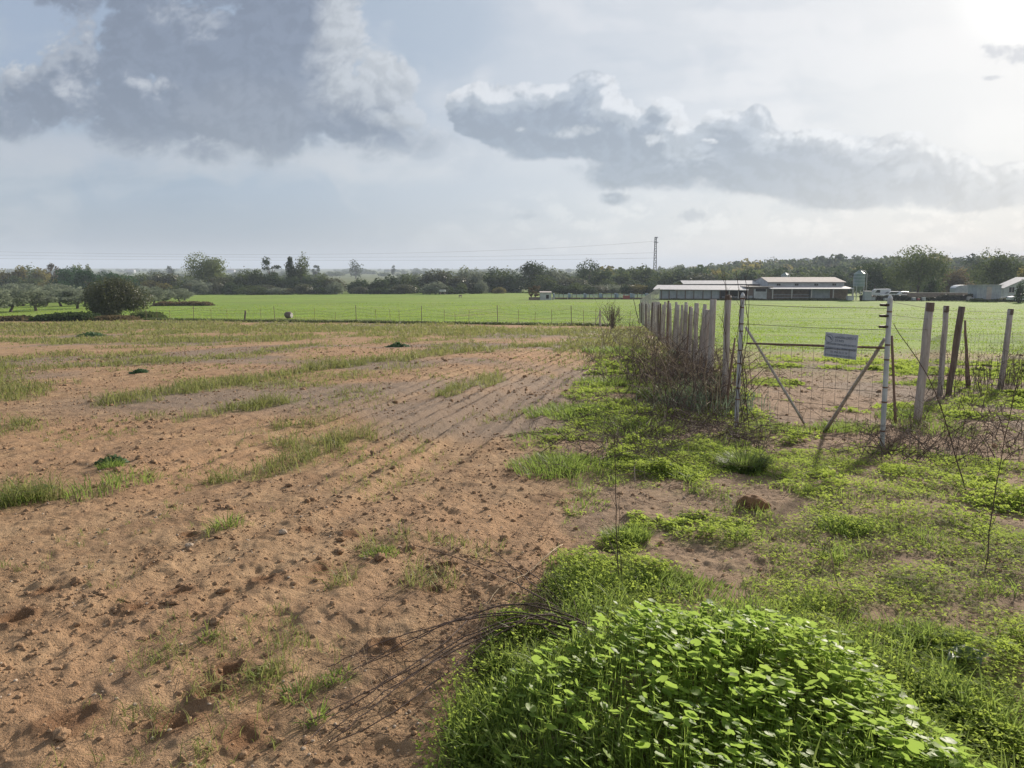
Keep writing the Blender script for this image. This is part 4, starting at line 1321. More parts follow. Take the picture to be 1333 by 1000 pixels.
def stem_tube(mat, pts, r0, r1, name, label, cat='stem', group=None, sides=5, sub=5, wig=.012, seed=0):
    """a smooth wobbly stem through world points"""
    g = random.Random(seed); pts = [np.array(p, float) for p in pts]; n = len(pts)
    P = []
    for i in range(n - 1):
        p0, p1, p2, p3 = pts[max(i - 1, 0)], pts[i], pts[i + 1], pts[min(i + 2, n - 1)]
        for k in range(sub):
            t = k / sub
            P.append(.5 * ((2 * p1) + (-p0 + p2) * t + (2 * p0 - 5 * p1 + 4 * p2 - p3) * t * t + (-p0 + 3 * p1 - 3 * p2 + p3) * t ** 3))
    P.append(pts[-1])
    twigs = []
    if name in ('fallen_stem', 'tall_stem', 'vine'):
        for q in range(5 if name != 'vine' else 3):
            i = g.randrange(len(P) // 4, len(P) - 1); d = P[min(i + 2, len(P) - 1)] - P[i]; L = g.uniform(.04, .16)
            d = d / (np.linalg.norm(d) + 1e-6) + np.array([g.uniform(-.7, .7), g.uniform(-.7, .7), g.uniform(-.1, .6)])
            twigs.append((i, P[i] + d * L * .5 + np.array([0, 0, .01]), P[i] + d * L))
    P = [p + np.array([g.uniform(-wig, wig), g.uniform(-wig, wig), g.uniform(-wig, wig) * .5]) for p in P]
    rr = [r0 + (r1 - r0) * i / (len(P) - 1) for i in range(len(P))]
    mb = MB(); o0 = P[0]; mb.tube([p - o0 for p in P], rr, sides)
    for i, a1, a2 in twigs: mb.tube([P[i] - o0, a1 - o0, a2 - o0], [rr[i] * .6, rr[i] * .45, rr[i] * .25], 4)
    o = mb.build(name, mat, smooth=True); o.location = o0
    return tag(o, label, cat, group)


def field_fence():
    a, b_, c = FF
    root = empty('wire_fence', ground3(b_)); o0 = np.array(root.location)
    tag(root, 'thin wire fence on slender posts crossing the field below the pasture', 'fence')
    g = random.Random(8)
    pxs = [191, 205, 222, 252, 275, 296, 340, 358, 385, 410, 437, 464, 490, 508, 520, 549, 578, 593, 610, 648, 675, 696, 718, 744, 760, 775, 790, 806, 820]
    prev = None; w = MB()
    for i, px in enumerate(pxs):
        gy = float(np.interp(px, [188, 500, 800, 830], [416.5, 420.5, 425, 425.2]))
        p = gp(px, gy)
        b = ground3(p, -.05); big = i % 4 == 3
        t_ = b + np.array([g.uniform(-.06, .06), 0, g.uniform(1.25, 1.4) if big else g.uniform(.85, 1.2)])
        mb = MB(); mb.tube([b - o0, t_ - o0], .024 if big else .014, 5); mb.build('post', M['wood_dark'] if big else M['rust'], root)
        if prev is not None:
            for f in (.25, .45, .65, .85): w.tube([prev[0] + (prev[1] - prev[0]) * f - o0, b + (t_ - b) * f - o0], .006, 3, cap=False)
        prev = (b, t_)
    w.build('wire', M['wire'], root)
    # thick dark post, dark lump, braced corner posts
    b = ground3(gp(318.5, 417.5), -.05); t_ = at(319.5, 404.5, b[1]); mb = MB(); lean_post(mb, (0, 0, 0), t_ - b, .085, .075, 7, 3, .08)
    o = mb.build('fence_post', M['wood_dark'], smooth=True); o.location = b; tag(o, 'short thick dark post in the thin wire fence left of centre', 'post')
    b = ground3(gp(376, 415), 0)
    root = empty('barrel', b); tag(root, 'dark brown barrel lying by the thin wire fence', 'barrel')
    mb = MB(); mb.tube([(-.28, .1, .30), (-.2, .06, .33), (.12, -.04, .33), (.26, -.08, .31)], [.22, .30, .30, .24], 12); mb.build('drum', M['wood_dark'], root, smooth=True)
    mb = MB(); mb.tube([(.255, -.08, .31), (.30, -.095, .31)], [.235, .22], 12); mb.build('lid', M['pale_wood'], root)
    # leaning poles at the row's far end
    b = ground3(gp(832, 421), 0); t_ = at(824, 387, b[1]); 
    stem_tube(M['wood_dark'], [b, (b + t_) / 2, t_], .035, .02, 'pole', 'thin dark pole leaning left at the far end of the post row', 'pole', wig=.03)
    b = ground3(gp(781, 425.5), -.05); t_ = at(781, 404, b[1]); mb = MB(); lean_post(mb, (0, 0, 0), t_ - b, .06, .05, 6, 5)
    root = empty('braced_post', b); tag(root, 'braced grey post near the bare shrub in the thin wire fence', 'post')
    mb.build('shaft', M['wood'], root)
    for s in (-1, 1):
        mb = MB(); mb.tube([np.array([s * .45, -.1, 0]), (t_ - b) * .85], .025, 5); mb.build('brace', M['wood'], root)
    # bare shrub
    b = ground3(gp(797, 428), 0); g2 = np.random.default_rng(31)
    root = empty('bare_shrub', b); tag(root, 'leafless twiggy shrub growing by the thin wire fence near the post row', 'shrub')
    mb = MB()
    for k in range(46):
        a = g2.uniform(0, 6.28); sp = g2.uniform(.1, .9); h = g2.uniform(.6, 1.55)
        e = np.array([math.cos(a) * sp, math.sin(a) * sp * .6, h]); m_ = e * .5 + np.array([0, 0, .12])
        mb.tube([(g2.uniform(-.1, .1), 0, 0), m_, e], [.014, .011, .006], 4)
        for q in range(3):
            s = m_ + (e - m_) * g2.random(); mb.tube([s, s + np.array([g2.uniform(-.25, .25), g2.uniform(-.2, .2), g2.uniform(.1, .35)])], [.008, .004], 3)
    mb.build('twigs', M['straw_dark'], root)


M['straw_dark'] = simple_mat('grey_brown_twigs', (.20, .155, .12), (.11, .085, .07), 30, .9, .1)


# ------------------------------------------------------------------ farm
DF = 150.0
def W2(px): return (px - 666.5) / F * DF * (1 / CP) * 0 + at(px, 352, DF)[0]
def zat(py, px=1000): return float(at(px, py, DF)[2])


def farm():
    zb = zat(390.5)
    X = lambda px: float(at(px, 380, DF)[0])
    Z = lambda py: float(at(1000, py, DF)[2])
    org = np.array([X(930), DF, zb])
    L = lambda px, dy, py: (X(px) - org[0], dy, Z(py) - zb)
    # --- open sheds, left
    r = empty('livestock_shed', org); tag(r, 'long low shed with a pale sloping sheet roof and grey cladding', 'shed')
    MB().slab([L(849, -.6, 377.2), L(973, -.6, 378.2), L(986, 7, 373.2), L(864, 7, 372.6)], (0, 0, .10)).build('roof', M['roof_white'], r)
    MB().box(*L(859, 0, 391), *L(937, .2, 378.4)).build('wall', M['panel_grey'], r)
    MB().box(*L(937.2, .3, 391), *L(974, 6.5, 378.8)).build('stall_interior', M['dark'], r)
    for k, px in enumerate((861, 871, 881, 892, 903, 915, 926, 937, 949, 961, 973)):
        MB().box(X(px) - org[0] - .07, -.25, 0, X(px) - org[0] + .07, -.1, Z(378.3) - zb).build('post', M['wood_dark'] if px < 940 else M['pale_wood'], r)
    MB().box(*L(859, -.45, 391), *L(974, -.28, 388.6)).build('plinth', M['wood_dark'], r)
    for px in (940, 952, 964):
        MB().box(X(px) - org[0], -.2, .5, X(px + 9) - org[0], -.1, .62).build('rail', M['panel_grey'], r)
    org2 = np.array([X(950), DF + 9, zb])
    r2 = empty('livestock_shed', org2); tag(r2, 'long shed with a bright white ridge roof behind the low sloping roof', 'shed')
    sc2 = (DF + 9) / DF
    X2 = lambda px: float(at(px, 380, DF + 9)[0]) - org2[0]
    Z2 = lambda py: float(at(1000, py, DF + 9)[2]) - zb
    MB().slab([(X2(889), 0, Z2(370.4)), (X2(1009), 0, Z2(370.4)), (X2(1011), 5, Z2(366.3)), (X2(892), 5, Z2(366.3))], (0, 0, .1)).build('roof', M['roof_white'], r2)
    MB().slab([(X2(889), 10, Z2(370.4)), (X2(1009), 10, Z2(370.4)), (X2(1011), 5.02, Z2(366.3)), (X2(892), 5.02, Z2(366.3))], (0, 0, .1)).build('roof', M['roof_white'], r2)
    MB().box(X2(891), .5, 0, X2(1008), 9.5, Z2(371)).build('wall', M['brick'], r2)
    # --- middle block
    org3 = np.array([X(991), DF + 2, zb]); L3 = lambda px, dy, py: (X(px) - org3[0], dy, Z(py) - zb)
    r3 = empty('milking_block', org3); tag(r3, 'dark brown wall section with a white doorway block between the sheds and the barn', 'outbuilding')
    MB().box(*L3(975.5, 0, 391), *L3(1009, 6, 374.3)).build('wall', M['brick'], r3)
    MB().box(*L3(974, -.5, 374.2), *L3(1010, 6.2, 373.2)).build('roof', M['roof_tan'], r3)
    w = MB().box(*L3(985, -.35, 390.8), *L3(1002, -.02, 377)).build('doorway', M['white_wall'], r3)
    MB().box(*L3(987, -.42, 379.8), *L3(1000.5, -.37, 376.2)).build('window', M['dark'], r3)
    MB().box(*L3(976, -.3, 390.8), *L3(983.5, -.05, 385.5)).build('trough', M['panel_grey'], r3)
    # --- barn
    org4 = np.array([X(1058), DF + 1, zb]); L4 = lambda px, dy, py: (X(px) - org4[0], dy, Z(py) - zb)
    r4 = empty('barn', org4); tag(r4, 'white walled barn with a tan grey roof and open lean-to beside the silo', 'barn')
    MB().slab([L4(1007, 2.6, 368.3), L4(1111.5, 2.6, 368.3), L4(1111, 8, 362.2), L4(1009, 8, 362.2)], (0, 0, .12)).build('roof', M['roof_tan'], r4)
    MB().slab([L4(1007, 13.4, 368.3), L4(1111.5, 13.4, 368.3), L4(1111, 8.02, 362.2), L4(1009, 8.02, 362.2)], (0, 0, .12)).build('roof', M['roof_tan'], r4)
    zw = Z(368.6) - zb
    wall = MB().box(*L4(1009, 3, 391), X(1110) - org4[0], 13, zw)
    wall.slab([(X(1110) - org4[0] - .2, 3, zw), (X(1110) - org4[0] - .2, 13, zw), (X(1110) - org4[0] - .2, 8, Z(362.6) - zb)], (.2, 0, 0))
    wall.slab([(X(1009) - org4[0], 3, zw), (X(1009) - org4[0], 13, zw), (X(1009) - org4[0], 8, Z(362.6) - zb)], (.2, 0, 0)).build('wall', M['white_wall'], r4)
    for px in (1020, 1044, 1070, 1094):
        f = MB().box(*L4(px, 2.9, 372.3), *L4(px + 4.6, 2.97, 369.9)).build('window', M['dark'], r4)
        MB().box(*L4(px + 2.1, 2.84, 372.3), *L4(px + 2.5, 2.89, 369.9)).build('window_bar', M['pale_wood'], f)
    MB().slab([L4(1003, -1.2, 376.6), L4(1112, -1.2, 376.6), L4(1112, 2.9, 374.2), L4(1005, 2.9, 374.2)], (0, 0, .12)).build('lean_to_roof', M['roof_white'], r4)
    MB().box(*L4(1005, 1.6, 391), *L4(1060, 1.8, 376.4)).build('lean_to_wall', M['brick'], r4)
    MB().box(*L4(1060.2, .6, 391), *L4(1085, .8, 376.6)).build('panel', M['panel_grey'], r4)
    MB().box(*L4(1085.2, 1.2, 391), *L4(1110, 1.4, 376.6)).build('lean_to_wall', M['brick'], r4)
    for px in (1006, 1031, 1056.5, 1085, 1110):
        MB().box(X(px) - org4[0] - .09, -1.05, 0, X(px) - org4[0] + .09, -.87, Z(376.7) - zb).build('post', M['pale_wood'], r4)
    for z0 in (.45, .95):
        MB().box(X(1006) - org4[0], -.8, z0, X(1056) - org4[0], -.74, z0 + .08).build('rail', M['panel_grey'], r4)
    # --- silo
    def silo(px, y, ptop, pbot, wpx, label, pipe=True, legs=True):
        k = y / DF
        x = float(at(px, 380, y)[0]); b = np.array([x, y, zb]); rr = wpx / 2 / F * y
        zt = float(at(px, ptop, y)[2]) - zb; z1 = float(at(px, pbot, y)[2]) - zb
        r_ = empty('silo', b); tag(r_, label, 'silo')
        mb = MB(); n = 20
        prof = [(rr * .18, z1 - rr * 1.0), (rr, z1), (rr, zt - rr * .55), (rr * .25, zt), (rr * .25, zt + .12)]
        vs = [(q[0] * math.cos(6.283 * i / n), q[0] * math.sin(6.283 * i / n), q[1]) for q in prof for i in range(n)]
        fs = [(j * n + i, j * n + (i + 1) % n, (j + 1) * n + (i + 1) % n, (j + 1) * n + i) for j in range(len(prof) - 1) for i in range(n)]
        mb.add(vs, fs + [tuple(range(n))[::-1], tuple(range((len(prof) - 1) * n, len(prof) * n))]); mb.build('tank', M['silo'], r_, smooth=False)
        for zz in np.linspace(z1, zt - rr * .55, 5):
            MB().tube([(0, 0, zz - .03), (0, 0, zz + .03)], rr * 1.015, 20).build('band', M['galv'], r_)
        if legs:
            for i in range(4):
                a = .785 + i * 1.571; q = (rr * .93 * math.cos(a), rr * .93 * math.sin(a))
                MB().tube([(q[0], q[1], -.3), (q[0], q[1], z1 + .3)], .07, 6).build('leg', M['galv'], r_)
            MB().tube([(-rr * .6, -rr * .65, z1 * .5), (rr * .6, -rr * .65, z1 * .5)], .04, 5).build('strut', M['galv'], r_)
        if pipe:
            MB().tube([(-.1, -.3, zt + .15), (rr * .75, -.5, zt - .1), (rr * 1.15, -.5, zt - rr * .5), (rr * 1.2, -.5, .4)], .075, 7).build('pipe', M['roof_white'], r_, smooth=True)
        return r_
    silo(1117.5, DF + 1.5, 352.5, 372.5, 14, 'tall green grey feed silo on legs at the right end of the barn')
    silo(1020.5, DF + 14, 355.5, 366, 9, 'small silo head showing above the barn roof at its left end', pipe=True, legs=False)
    for (px, w_, top, lab, m_) in ((1107, 8, 384.8, 'small white tank at the foot of the tall silo', 'white_wall'), (1129, 9, 378.5, 'grey feed box right of the tall silo', 'panel_grey')):
        x = float(at(px, 380, DF - 2)[0]); rr = w_ / 2 / F * DF
        r_ = empty('feed_bin', (x, DF - 2, zb)); tag(r_, lab, 'tank'); h = Z(top) - zb
        MB().box(-rr, -rr * .7, 0, rr, rr * .7, h * .88).build('body', M[m_], r_, bevel=.05)
        MB().box(-rr * 1.06, -rr * .75, h * .885, rr * 1.06, rr * .75, h).build('lid', M['roof_white'], r_, bevel=.03)
    # --- vehicles
    def car(px, y, rot, label, van=False, name='parked_car'):
        x = float(at(px, 380, y)[0]); b = (x, y, zb + .0)
        r_ = empty(name, b, R(rot)); tag(r_, label, 'van' if van else 'car')
        lx = 2.1
        side = [(-lx, .32), (lx, .32), (lx, .75), (lx - .2, .88), (1.15, .95), (.55, 1.42), (-1.35, 1.46), (-1.95, 1.0), (-lx, .9)] if not van else [(-lx, .32), (lx, .32), (lx, .85), (lx - .15, .98), (1.35, 1.1), (.85, 1.85), (-1.95, 1.92), (-lx, 1.75)]
        MB().slab([(a, -.82, c) for a, c in side], (0, 1.64, 0)).build('body', M['car_white'], r_, bevel=.06)
        wz = (.98, 1.36) if not van else (1.15, 1.7)
        for s in (-1, 1):
            q = [(-1.2 if not van else -.1, wz[0]), (.85, wz[0]), (.45, wz[1]), (-1.1 if not van else -.1, wz[1])]
            MB().slab([(a, s * .825 - (.01 if s < 0 else 0), c) for a, c in q], (0, .012, 0)).build('side_window', M['glass'], r_)
        fw = [(1.16, .99), (.60, 1.38)] if not van else [(1.38, 1.14), (.93, 1.76)]
        MB().slab([(fw[0][0] + .02, -.68, fw[0][1]), (fw[0][0] + .02, .68, fw[0][1]), (fw[1][0] + .03, .62, fw[1][1]), (fw[1][0] + .03, -.62, fw[1][1])], (.015, 0, .012)).build('windscreen', M['glass'], r_)
        for s in (-1, 1):
            for wx in (-1.3, 1.3):
                wh = MB().tube([(wx, s * .70, .33), (wx, s * .86, .33)], .33, 16).build('wheel', M['tyre'], r_)
                MB().tube([(wx, s * .862, .33), (wx, s * .875, .33)], .19, 12).build('rim', M['galv'], wh)
            MB().box(lx + .005, s * .6 - .14, .62, lx + .02, s * .6 + .14, .76).build('headlight', M['glass'], r_)
        return r_
    car(1144, DF + 9, 165, 'white van parked right of the grey feed box', True, 'parked_van')
    car(1161, DF + 7, 175, 'white car parked between the white van and the far right car of the row')
    car(1176, DF + 7, 20, 'white car with a bright windscreen parked below the largest round tree')
    car(1329, DF - 8, 178, 'white car parked in front of the white house at the right edge')
    # --- right side: wall, tank, shed, house
    xw0, xw1 = float(at(1182, 380, DF + 5)[0]), float(at(1268, 380, DF + 5)[0])
    r_ = empty('yard_wall', (xw0, DF + 5, zb)); tag(r_, 'low brown boundary wall between the parked cars and the grey shed', 'wall')
    MB().box(0, 0, -.3, xw1 - xw0, .25, 1.15).build('wall', M['brick'], r_); MB().box(-.03, -.04, 1.152, xw1 - xw0 + .03, .29, 1.25).build('coping', M['roof_tan'], r_)
    x = float(at(1250, 380, DF + 9)[0]); r_ = empty('trailer', (x, DF + 9, zb)); tag(r_, 'rounded white topped trailer behind the low brown wall', 'trailer')
    sd = [(-1.6, .7), (1.6, .7), (1.65, 1.9), (1.35, 2.35), (.6, 2.6), (-.6, 2.6), (-1.35, 2.35), (-1.65, 1.9)]
    MB().slab([(a, -1, c) for a, c in sd], (0, 2, 0)).build('body', M['panel_grey'], r_, bevel=.05)
    sd = [(-1.6, 2.12), (-1.3, 2.42), (-.58, 2.67), (.58, 2.67), (1.3, 2.42), (1.6, 2.12), (1.3, 2.36), (.6, 2.61), (-.6, 2.61), (-1.3, 2.36)]
    MB().slab([(a, -1.05, c) for a, c in sd], (0, 2.1, 0)).build('roof', M['car_white'], r_)
    for s in (-.5, .5):
        MB().tube([(s, -1.05, .4), (s, -.8, .4)], .38, 14).build('wheel', M['tyre'], r_)
    x0, x1 = float(at(1272, 380, DF - 2)[0]), float(at(1303, 380, DF - 2)[0]); r_ = empty('metal_shed', ((x0 + x1) / 2, DF - 2, zb)); tag(r_, 'grey corrugated metal shed with a flat roof near the right edge', 'shed')
    hw = (x1 - x0) / 2; h = float(at(1287, 371.5, DF - 2)[2]) - zb
    wm = MB()
    k = 26
    prof = []
    for i in range(k + 1):
        prof.append((-hw + 2 * hw * i / k, 0.0 if i % 2 else -.06))
    wm.slab([(a, c, 0) for a, c in prof] + [(hw, 3, 0), (-hw, 3, 0)], (0, 0, h)); wm.build('wall', M['panel_grey'], r_)
    MB().slab([(-hw - .2, -.25, h + .01), (hw + .2, -.25, h + .01), (hw + .2, 3.2, h - .08), (-hw - .2, 3.2, h - .08)], (0, 0, .12)).build('roof', M['roof_white'], r_)
    MB().box(-.5, -.1, .02, .45, -.065, h * .9).build('door', M['roof_tan'], r_)
    org5 = np.array([float(at(1325, 380, DF + 3)[0]), DF + 3, zb]); X5 = lambda px: float(at(px, 380, DF + 3)[0]) - org5[0]; Z5 = lambda py: float(at(1325, py, DF + 3)[2]) - zb
    r_ = empty('house', org5); tag(r_, 'white house with a gable end and small window at the right edge', 'house')
    gx0, gx1 = X5(1307), X5(1362)
    MB().slab([(gx0, 0, 0), (gx1, 0, 0), (gx1, 0, Z5(375)), (X5(1336), 0, Z5(362.6)), (gx0, 0, Z5(375))], (0, 3.4, 0)).build('wall', M['white_wall'], r_)
    for (q0, q1) in (((gx0 - .35, Z5(376.2)), (X5(1336), Z5(362))), ((X5(1336), Z5(362)), (gx1 + .35, Z5(376.2)))):
        MB().slab([(q0[0], -.3, q0[1]), (q1[0], -.3, q1[1]), (q1[0], 3.6, q1[1]), (q0[0], 3.6, q0[1])], (0, 0, .15)).build('roof', M['roof_white'], r_)
    wn = MB().box(X5(1313.5), -.04, Z5(380.5), X5(1320), -.005, Z5(374)).build('window', M['dark'], r_)
    MB().box(X5(1316.4), -.07, Z5(380.5), X5(1317.1), -.045, Z5(374)).build('window_bar', M['pale_wood'], wn)
    MB().box(X5(1313), -.12, Z5(381.3), X5(1320.5), -.003, Z5(380.6)).build('sill', M['roof_tan'], wn)
    # odds and ends round the yard
    g = np.random.default_rng(44)
    spots = [(1137, 5, 'panel_grey'), (1153, 3.5, 'white_wall'), (1190, 4.5, 'panel_grey'), (1196, 3.5, 'red'), (1203, 4, 'white_wall'), (1262, 4.5, 'pale_wood'), (1305, 4, 'white_wall'), (1311, 4, 'roof_tan'), (1266.5, 3.5, 'white_wall')]
    names = ['grey crate between the feed box and the white van', 'white crate between the white van and the white car', 'grey crate by the low wall right of the parked cars', 'dull red crate by the low brown wall', 'white crate beside the dull red crate', 'pale wooden crate left of the grey metal shed',
             'white sack pile right of the grey metal shed', 'tan crate in front of the white house wall', 'white crate against the grey metal shed']
    for (px, w_, m_), lab in zip(spots, names):
        y = DF - 1.5; x = float(at(px, 380, y)[0]); s = w_ / F * y; hh = s * g.uniform(.7, 1.1)
        mb = MB()
        for zz in (0, .36, .72): mb.box(-s / 2, -s * .4, zz * hh, s / 2, s * .4, zz * hh + .25 * hh)
        mb.box(-s * .46, -s * .36, 0, s * .46, s * .36, hh * .93)
        o = mb.build('crate', M[m_]); o.location = (x, y, zb); o.rotation_euler = (0, 0, g.uniform(-.3, .3)); tag(o, lab, 'crate')
    # --- pen of blue grey boards and the white hut
    yp = 152.0; xa, xb = float(at(722, 380, yp)[0]), float(at(847, 380, yp)[0]); zp = float(macro((xa + xb) / 2, yp)) 
    r_ = empty('cattle_pen', ((xa + xb) / 2, yp, zp)); tag(r_, 'long low cattle pen of blue grey boards in the middle of the pasture', 'pen')
    hw = (xb - xa) / 2; top = float(at(780, 382.8, yp)[2]) - zp; bot = float(at(780, 390.3, yp)[2]) - zp
    bot = max(bot, 0.0)
    MB().box(-hw, .05, bot - .2, hw, .15, bot + (top - bot) * .34).build('plinth', M['wood_dark'], r_)
    for f in (.42, .62, .82):
        MB().box(-hw, 0, bot + (top - bot) * f, hw, .05, bot + (top - bot) * (f + .13)).build('board', M['blue_rail'], r_)
    k = 22
    for i in range(k + 1):
        xx = -hw + 2 * hw * i / k
        MB().box(xx - .05, -.06, bot - .2, xx + .05, -.005, top + (.25 if i % 5 == 0 else .08)).build('post', M['wood_dark'] if i % 3 else M['pale_wood'], r_)
    for i in range(7):
        MB().box(-hw + i * 2 * hw / 6 - .04, .2, bot, -hw + i * 2 * hw / 6 + .04, 6, top).build('partition', M['blue_rail'], r_)
    x = float(at(816, 380, yp - 1)[0]); r_ = empty('red_gate', (x, yp - .6, zp + bot)); tag(r_, 'faded red metal gate set against the blue grey pen', 'gate')
    MB().box(-.6, 0, .1, .6, .05, .75).build('panel', M['red'], r_); MB().box(-.65, -.02, 0, -.58, .07, 1.0).build('upright', M['red'], r_); MB().box(.58, -.02, 0, .65, .07, 1.0).build('upright', M['red'], r_)
    yh = 146.0; x = float(at(710.5, 380, yh)[0]); zh = float(macro(x, yh)); s = yh / F
    r_ = empty('hut', (x, yh, zh)); tag(r_, 'small white hut with a dark doorway at the left end of the pen', 'hut')
    h = float(at(710, 381.3, yh)[2]) - zh
    MB().box(-7.3 * s, 0, -.2, 7.3 * s, 2.2, h).build('wall', M['white_wall'], r_)
    MB().slab([(-7.8 * s, -.15, h + .005), (7.8 * s, -.15, h + .005), (7.8 * s, 2.4, h + .15), (-7.8 * s, 2.4, h + .15)], (0, 0, .08)).build('roof', M['roof_tan'], r_)
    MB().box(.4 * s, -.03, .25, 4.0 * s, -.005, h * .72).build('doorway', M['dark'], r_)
    MB().box(-22 * s, .3, -.2, -7.5 * s, .5, h * .38).build('side_wall', M['brick'], r_)
    MB().box(8 * s, .3, -.2, 10.5 * s, .5, h * .4).build('side_wall', M['roof_tan'], r_)
    T = tree('small_tree', 'tree', 697, 149, 372.5, 13, 'open', 'brown', 'small sparse brown tree beside the white hut', n=420, leaf=.22, base_frac=.3)
    tree('small_tree', 'tree', 692, 149.5, 374.5, 8, 'open', 'brown', 'smallest sparse tree at the far left of the white hut', n=260, leaf=.2, base_frac=.3)
    # white trough and dark cow-like speck out in the pasture -> water troughs
    for (px, py, w_, lab, m_) in ((576, 376.5, 8, 'small pale trailer shelter below the tree line in the middle', 'white_wall'), (599, 384, 4, 'tiny dark water trough in the far pasture', 'wood_dark')):
        y = 205 if m_ == 'white_wall' else 165; x = float(at(px, 380, y)[0]); z = float(macro(x, y)); s = y / F
        r_ = empty('field_trough', (x, y, z)); tag(r_, lab, 'trough')
        hh = 1.3 if m_ == 'white_wall' else .55
        MB().box(-w_ / 2 * s, 0, hh * .6, w_ / 2 * s, .8, hh).build('tub', M[m_], r_, bevel=.05)
        for q in (-1, 1): MB().box(q * w_ * .35 * s - .05, .1, -.05, q * w_ * .35 * s + .05, .7, hh * .6).build('leg', M['wood_dark'], r_)
    # --- hill houses
    for (px, y, w_, lab) in ((1052, 560, 4.5, 'tiny white house on the wooded hill, left of two'), (1071, 560, 6, 'tiny white house on the wooded hill, right of two')):
        x = float(at(px, 340, y)[0]); zt = float(at(px, 337.5, y)[2]); z = float(macro(x, y)); s = y / F
        r_ = empty('hill_house', (x, y, z)); tag(r_, lab, 'house')
        h = max(zt - z, 3); hw = w_ / 2 * s
        MB().box(-hw, 0, 0, hw, 5, h * .85).build('wall', M['white_wall'], r_)
        MB().slab([(-hw * 1.1, -.3, h * .852), (hw * 1.1, -.3, h * .852), (0, -.3, h * 1.08)], (0, 5.6, 0)).build('roof', M['roof_white'], r_)
        MB().box(-hw * .3, -.05, h * .35, hw * .2, -.01, h * .6).build('window', M['dark'], r_)
    # --- far plain farms
    for (px, y, w_, top, lab, m_) in ((62, 1500, 7, 349.0, 'tiny white farm building on the far plain at the left', 'white_wall'), (170, 1500, 8, 350.2, 'tiny white farm building on the far plain behind the big bush', 'white_wall'), (300, 1500, 9, 350.4, 'tiny pale farm building on the skyline left of the narrow trees', 'white_wall'), (505, 1700, 9, 350.5, 'tiny pale farm building on the skyline right of the lone cone shaped tree', 'white_wall')):
        x = float(at(px, 350, y)[0]); z = float(macro(x, y)); zt = float(at(px, top, y)[2]); s = y / F; hw = w_ / 2 * s
        h = max(zt - z, 4)
        r_ = empty('far_farm', (x, y, z)); tag(r_, lab, 'farm building')
        MB().box(-hw, 0, 0, hw, 8, h * .8).build('wall', M[m_], r_)
        MB().slab([(-hw * 1.05, -.5, h * .802), (hw * 1.05, -.5, h * .802), (hw * .9, 4, h), (-hw * .9, 4, h)], (0, 0, .3)).build('roof', M['roof_tan'], r_)


def yard_scrub():
    g = np.random.default_rng(61)
    for (x0, x1, D, hh, mat, lab) in ((1122, 1268, DF - .6, 1.15, 'darkweed2', 'dark scrubby hedge in front of the parked cars and low wall'), (1300, 1345, DF - 4, .5, 'bushmix', 'low weeds before the white house'), (850, 1110, DF - 1.6, .38, 'bushmix', 'weeds along the foot of the long sheds'), (1268, 1304, DF - 3, .4, 'mid', 'weeds along the foot of the grey metal shed')):
        n = int(60 * (x1 - x0)); a0 = at(x0, 352, D); a1 = at(x1, 352, D); t = g.random(n)
        x = a0[0] + (a1[0] - a0[0]) * t; y = np.full(n, D) + g.normal(0, .25, n); zb = zat(390.5)
        hgt = hh * (.25 + 1.1 * fbm(x, y * 0, 2.2, 3, 831))
        P = np.stack([x, y, zb - .1 + g.random(n) * hgt], 1)
        V, Fc = stamp([(-.5, -.32, 0), (.45, -.42, .1), (.6, .3, 0), (-.3, .48, .12)], [(0, 1, 2, 3)], P, basis(g.normal(0, 1, (n, 3)) + np.array([0, 0, .6]), g.uniform(0, 6.28, n)), g.uniform(.12, .3, n))
        o = np_mesh('scrub', V, Fc, FOL[mat], attrs={'var': np.repeat(g.random(n), 4)}); tag(o, lab, 'scrub', kind='stuff')


FOL['darkweed2'] = leaf_mat('yard_hedge_leaves', (.030, .034, .022), (.07, .07, .045), dry=(.09, .07, .05), trans=.2, spec=.04)


def mast():
    D = 380.0; b = at(852.5, 352, D); zb = float(macro(b[0], b[1])); top = float(at(853, 310, D)[2]); h = top - zb
    root = empty('lattice_mast', (b[0], b[1], zb)); tag(root, 'tall thin grey lattice mast rising above the trees left of the sheds', 'mast')
    mb = MB(); w0, w1 = .75, .38
    for sx in (-1, 1):
        for sy in (-1, 1): mb.tube([(sx * w0, sy * w0, 0), (sx * w1, sy * w1, h)], .12, 4)
    mb.build('leg', M['mast'], root)
    mb = MB(); k = 20
    for i in range(k):
        f0, f1 = i / k, (i + 1) / k; a = w0 + (w1 - w0) * f0; c = w0 + (w1 - w0) * f1; s = 1 if i % 2 else -1
        for sy in (-1, 1):
            mb.tube([(-s * a, sy * a, h * f0), (s * c, sy * c, h * f1)], .08, 4)
            mb.tube([(sy * a, -s * a, h * f0), (sy * c, s * c, h * f1)], .08, 4)
    mb.build('bracing', M['mast'], root)
    MB().box(-.5, -.5, h, .9, .5, h + .5).build('mast_head', M['mast'], root)
    MB().box(-.9, -.15, h - 2.2, 1.3, .15, h - 1.9).build('cross_arm', M['mast'], root)
    # overhead lines from the mast to the left
    for i, (py0, py1, py2, lab) in enumerate(((322, 331, 324, 'highest thin power line crossing the sky left of the mast'), (329, 335, 330, 'middle thin power line crossing the sky left of the mast'), (336, 339, 335, 'lowest thin power line crossing the sky left of the mast'))):
        a = at(852.5, py0 if i else 314, D); m_ = at(420, py1, 395); e = at(-160, py2, 420)
        pts = []
        for k in range(25):
            t = k / 24
            pts.append(a * (1 - t) * (1 - 2 * t) + m_ * 4 * t * (1 - t) + e * t * (2 * t - 1))
        mb = MB(); mb.tube([p - a for p in pts], .035, 4); o = mb.build('power_line', M['mast']); o.location = a; tag(o, lab, 'power line')


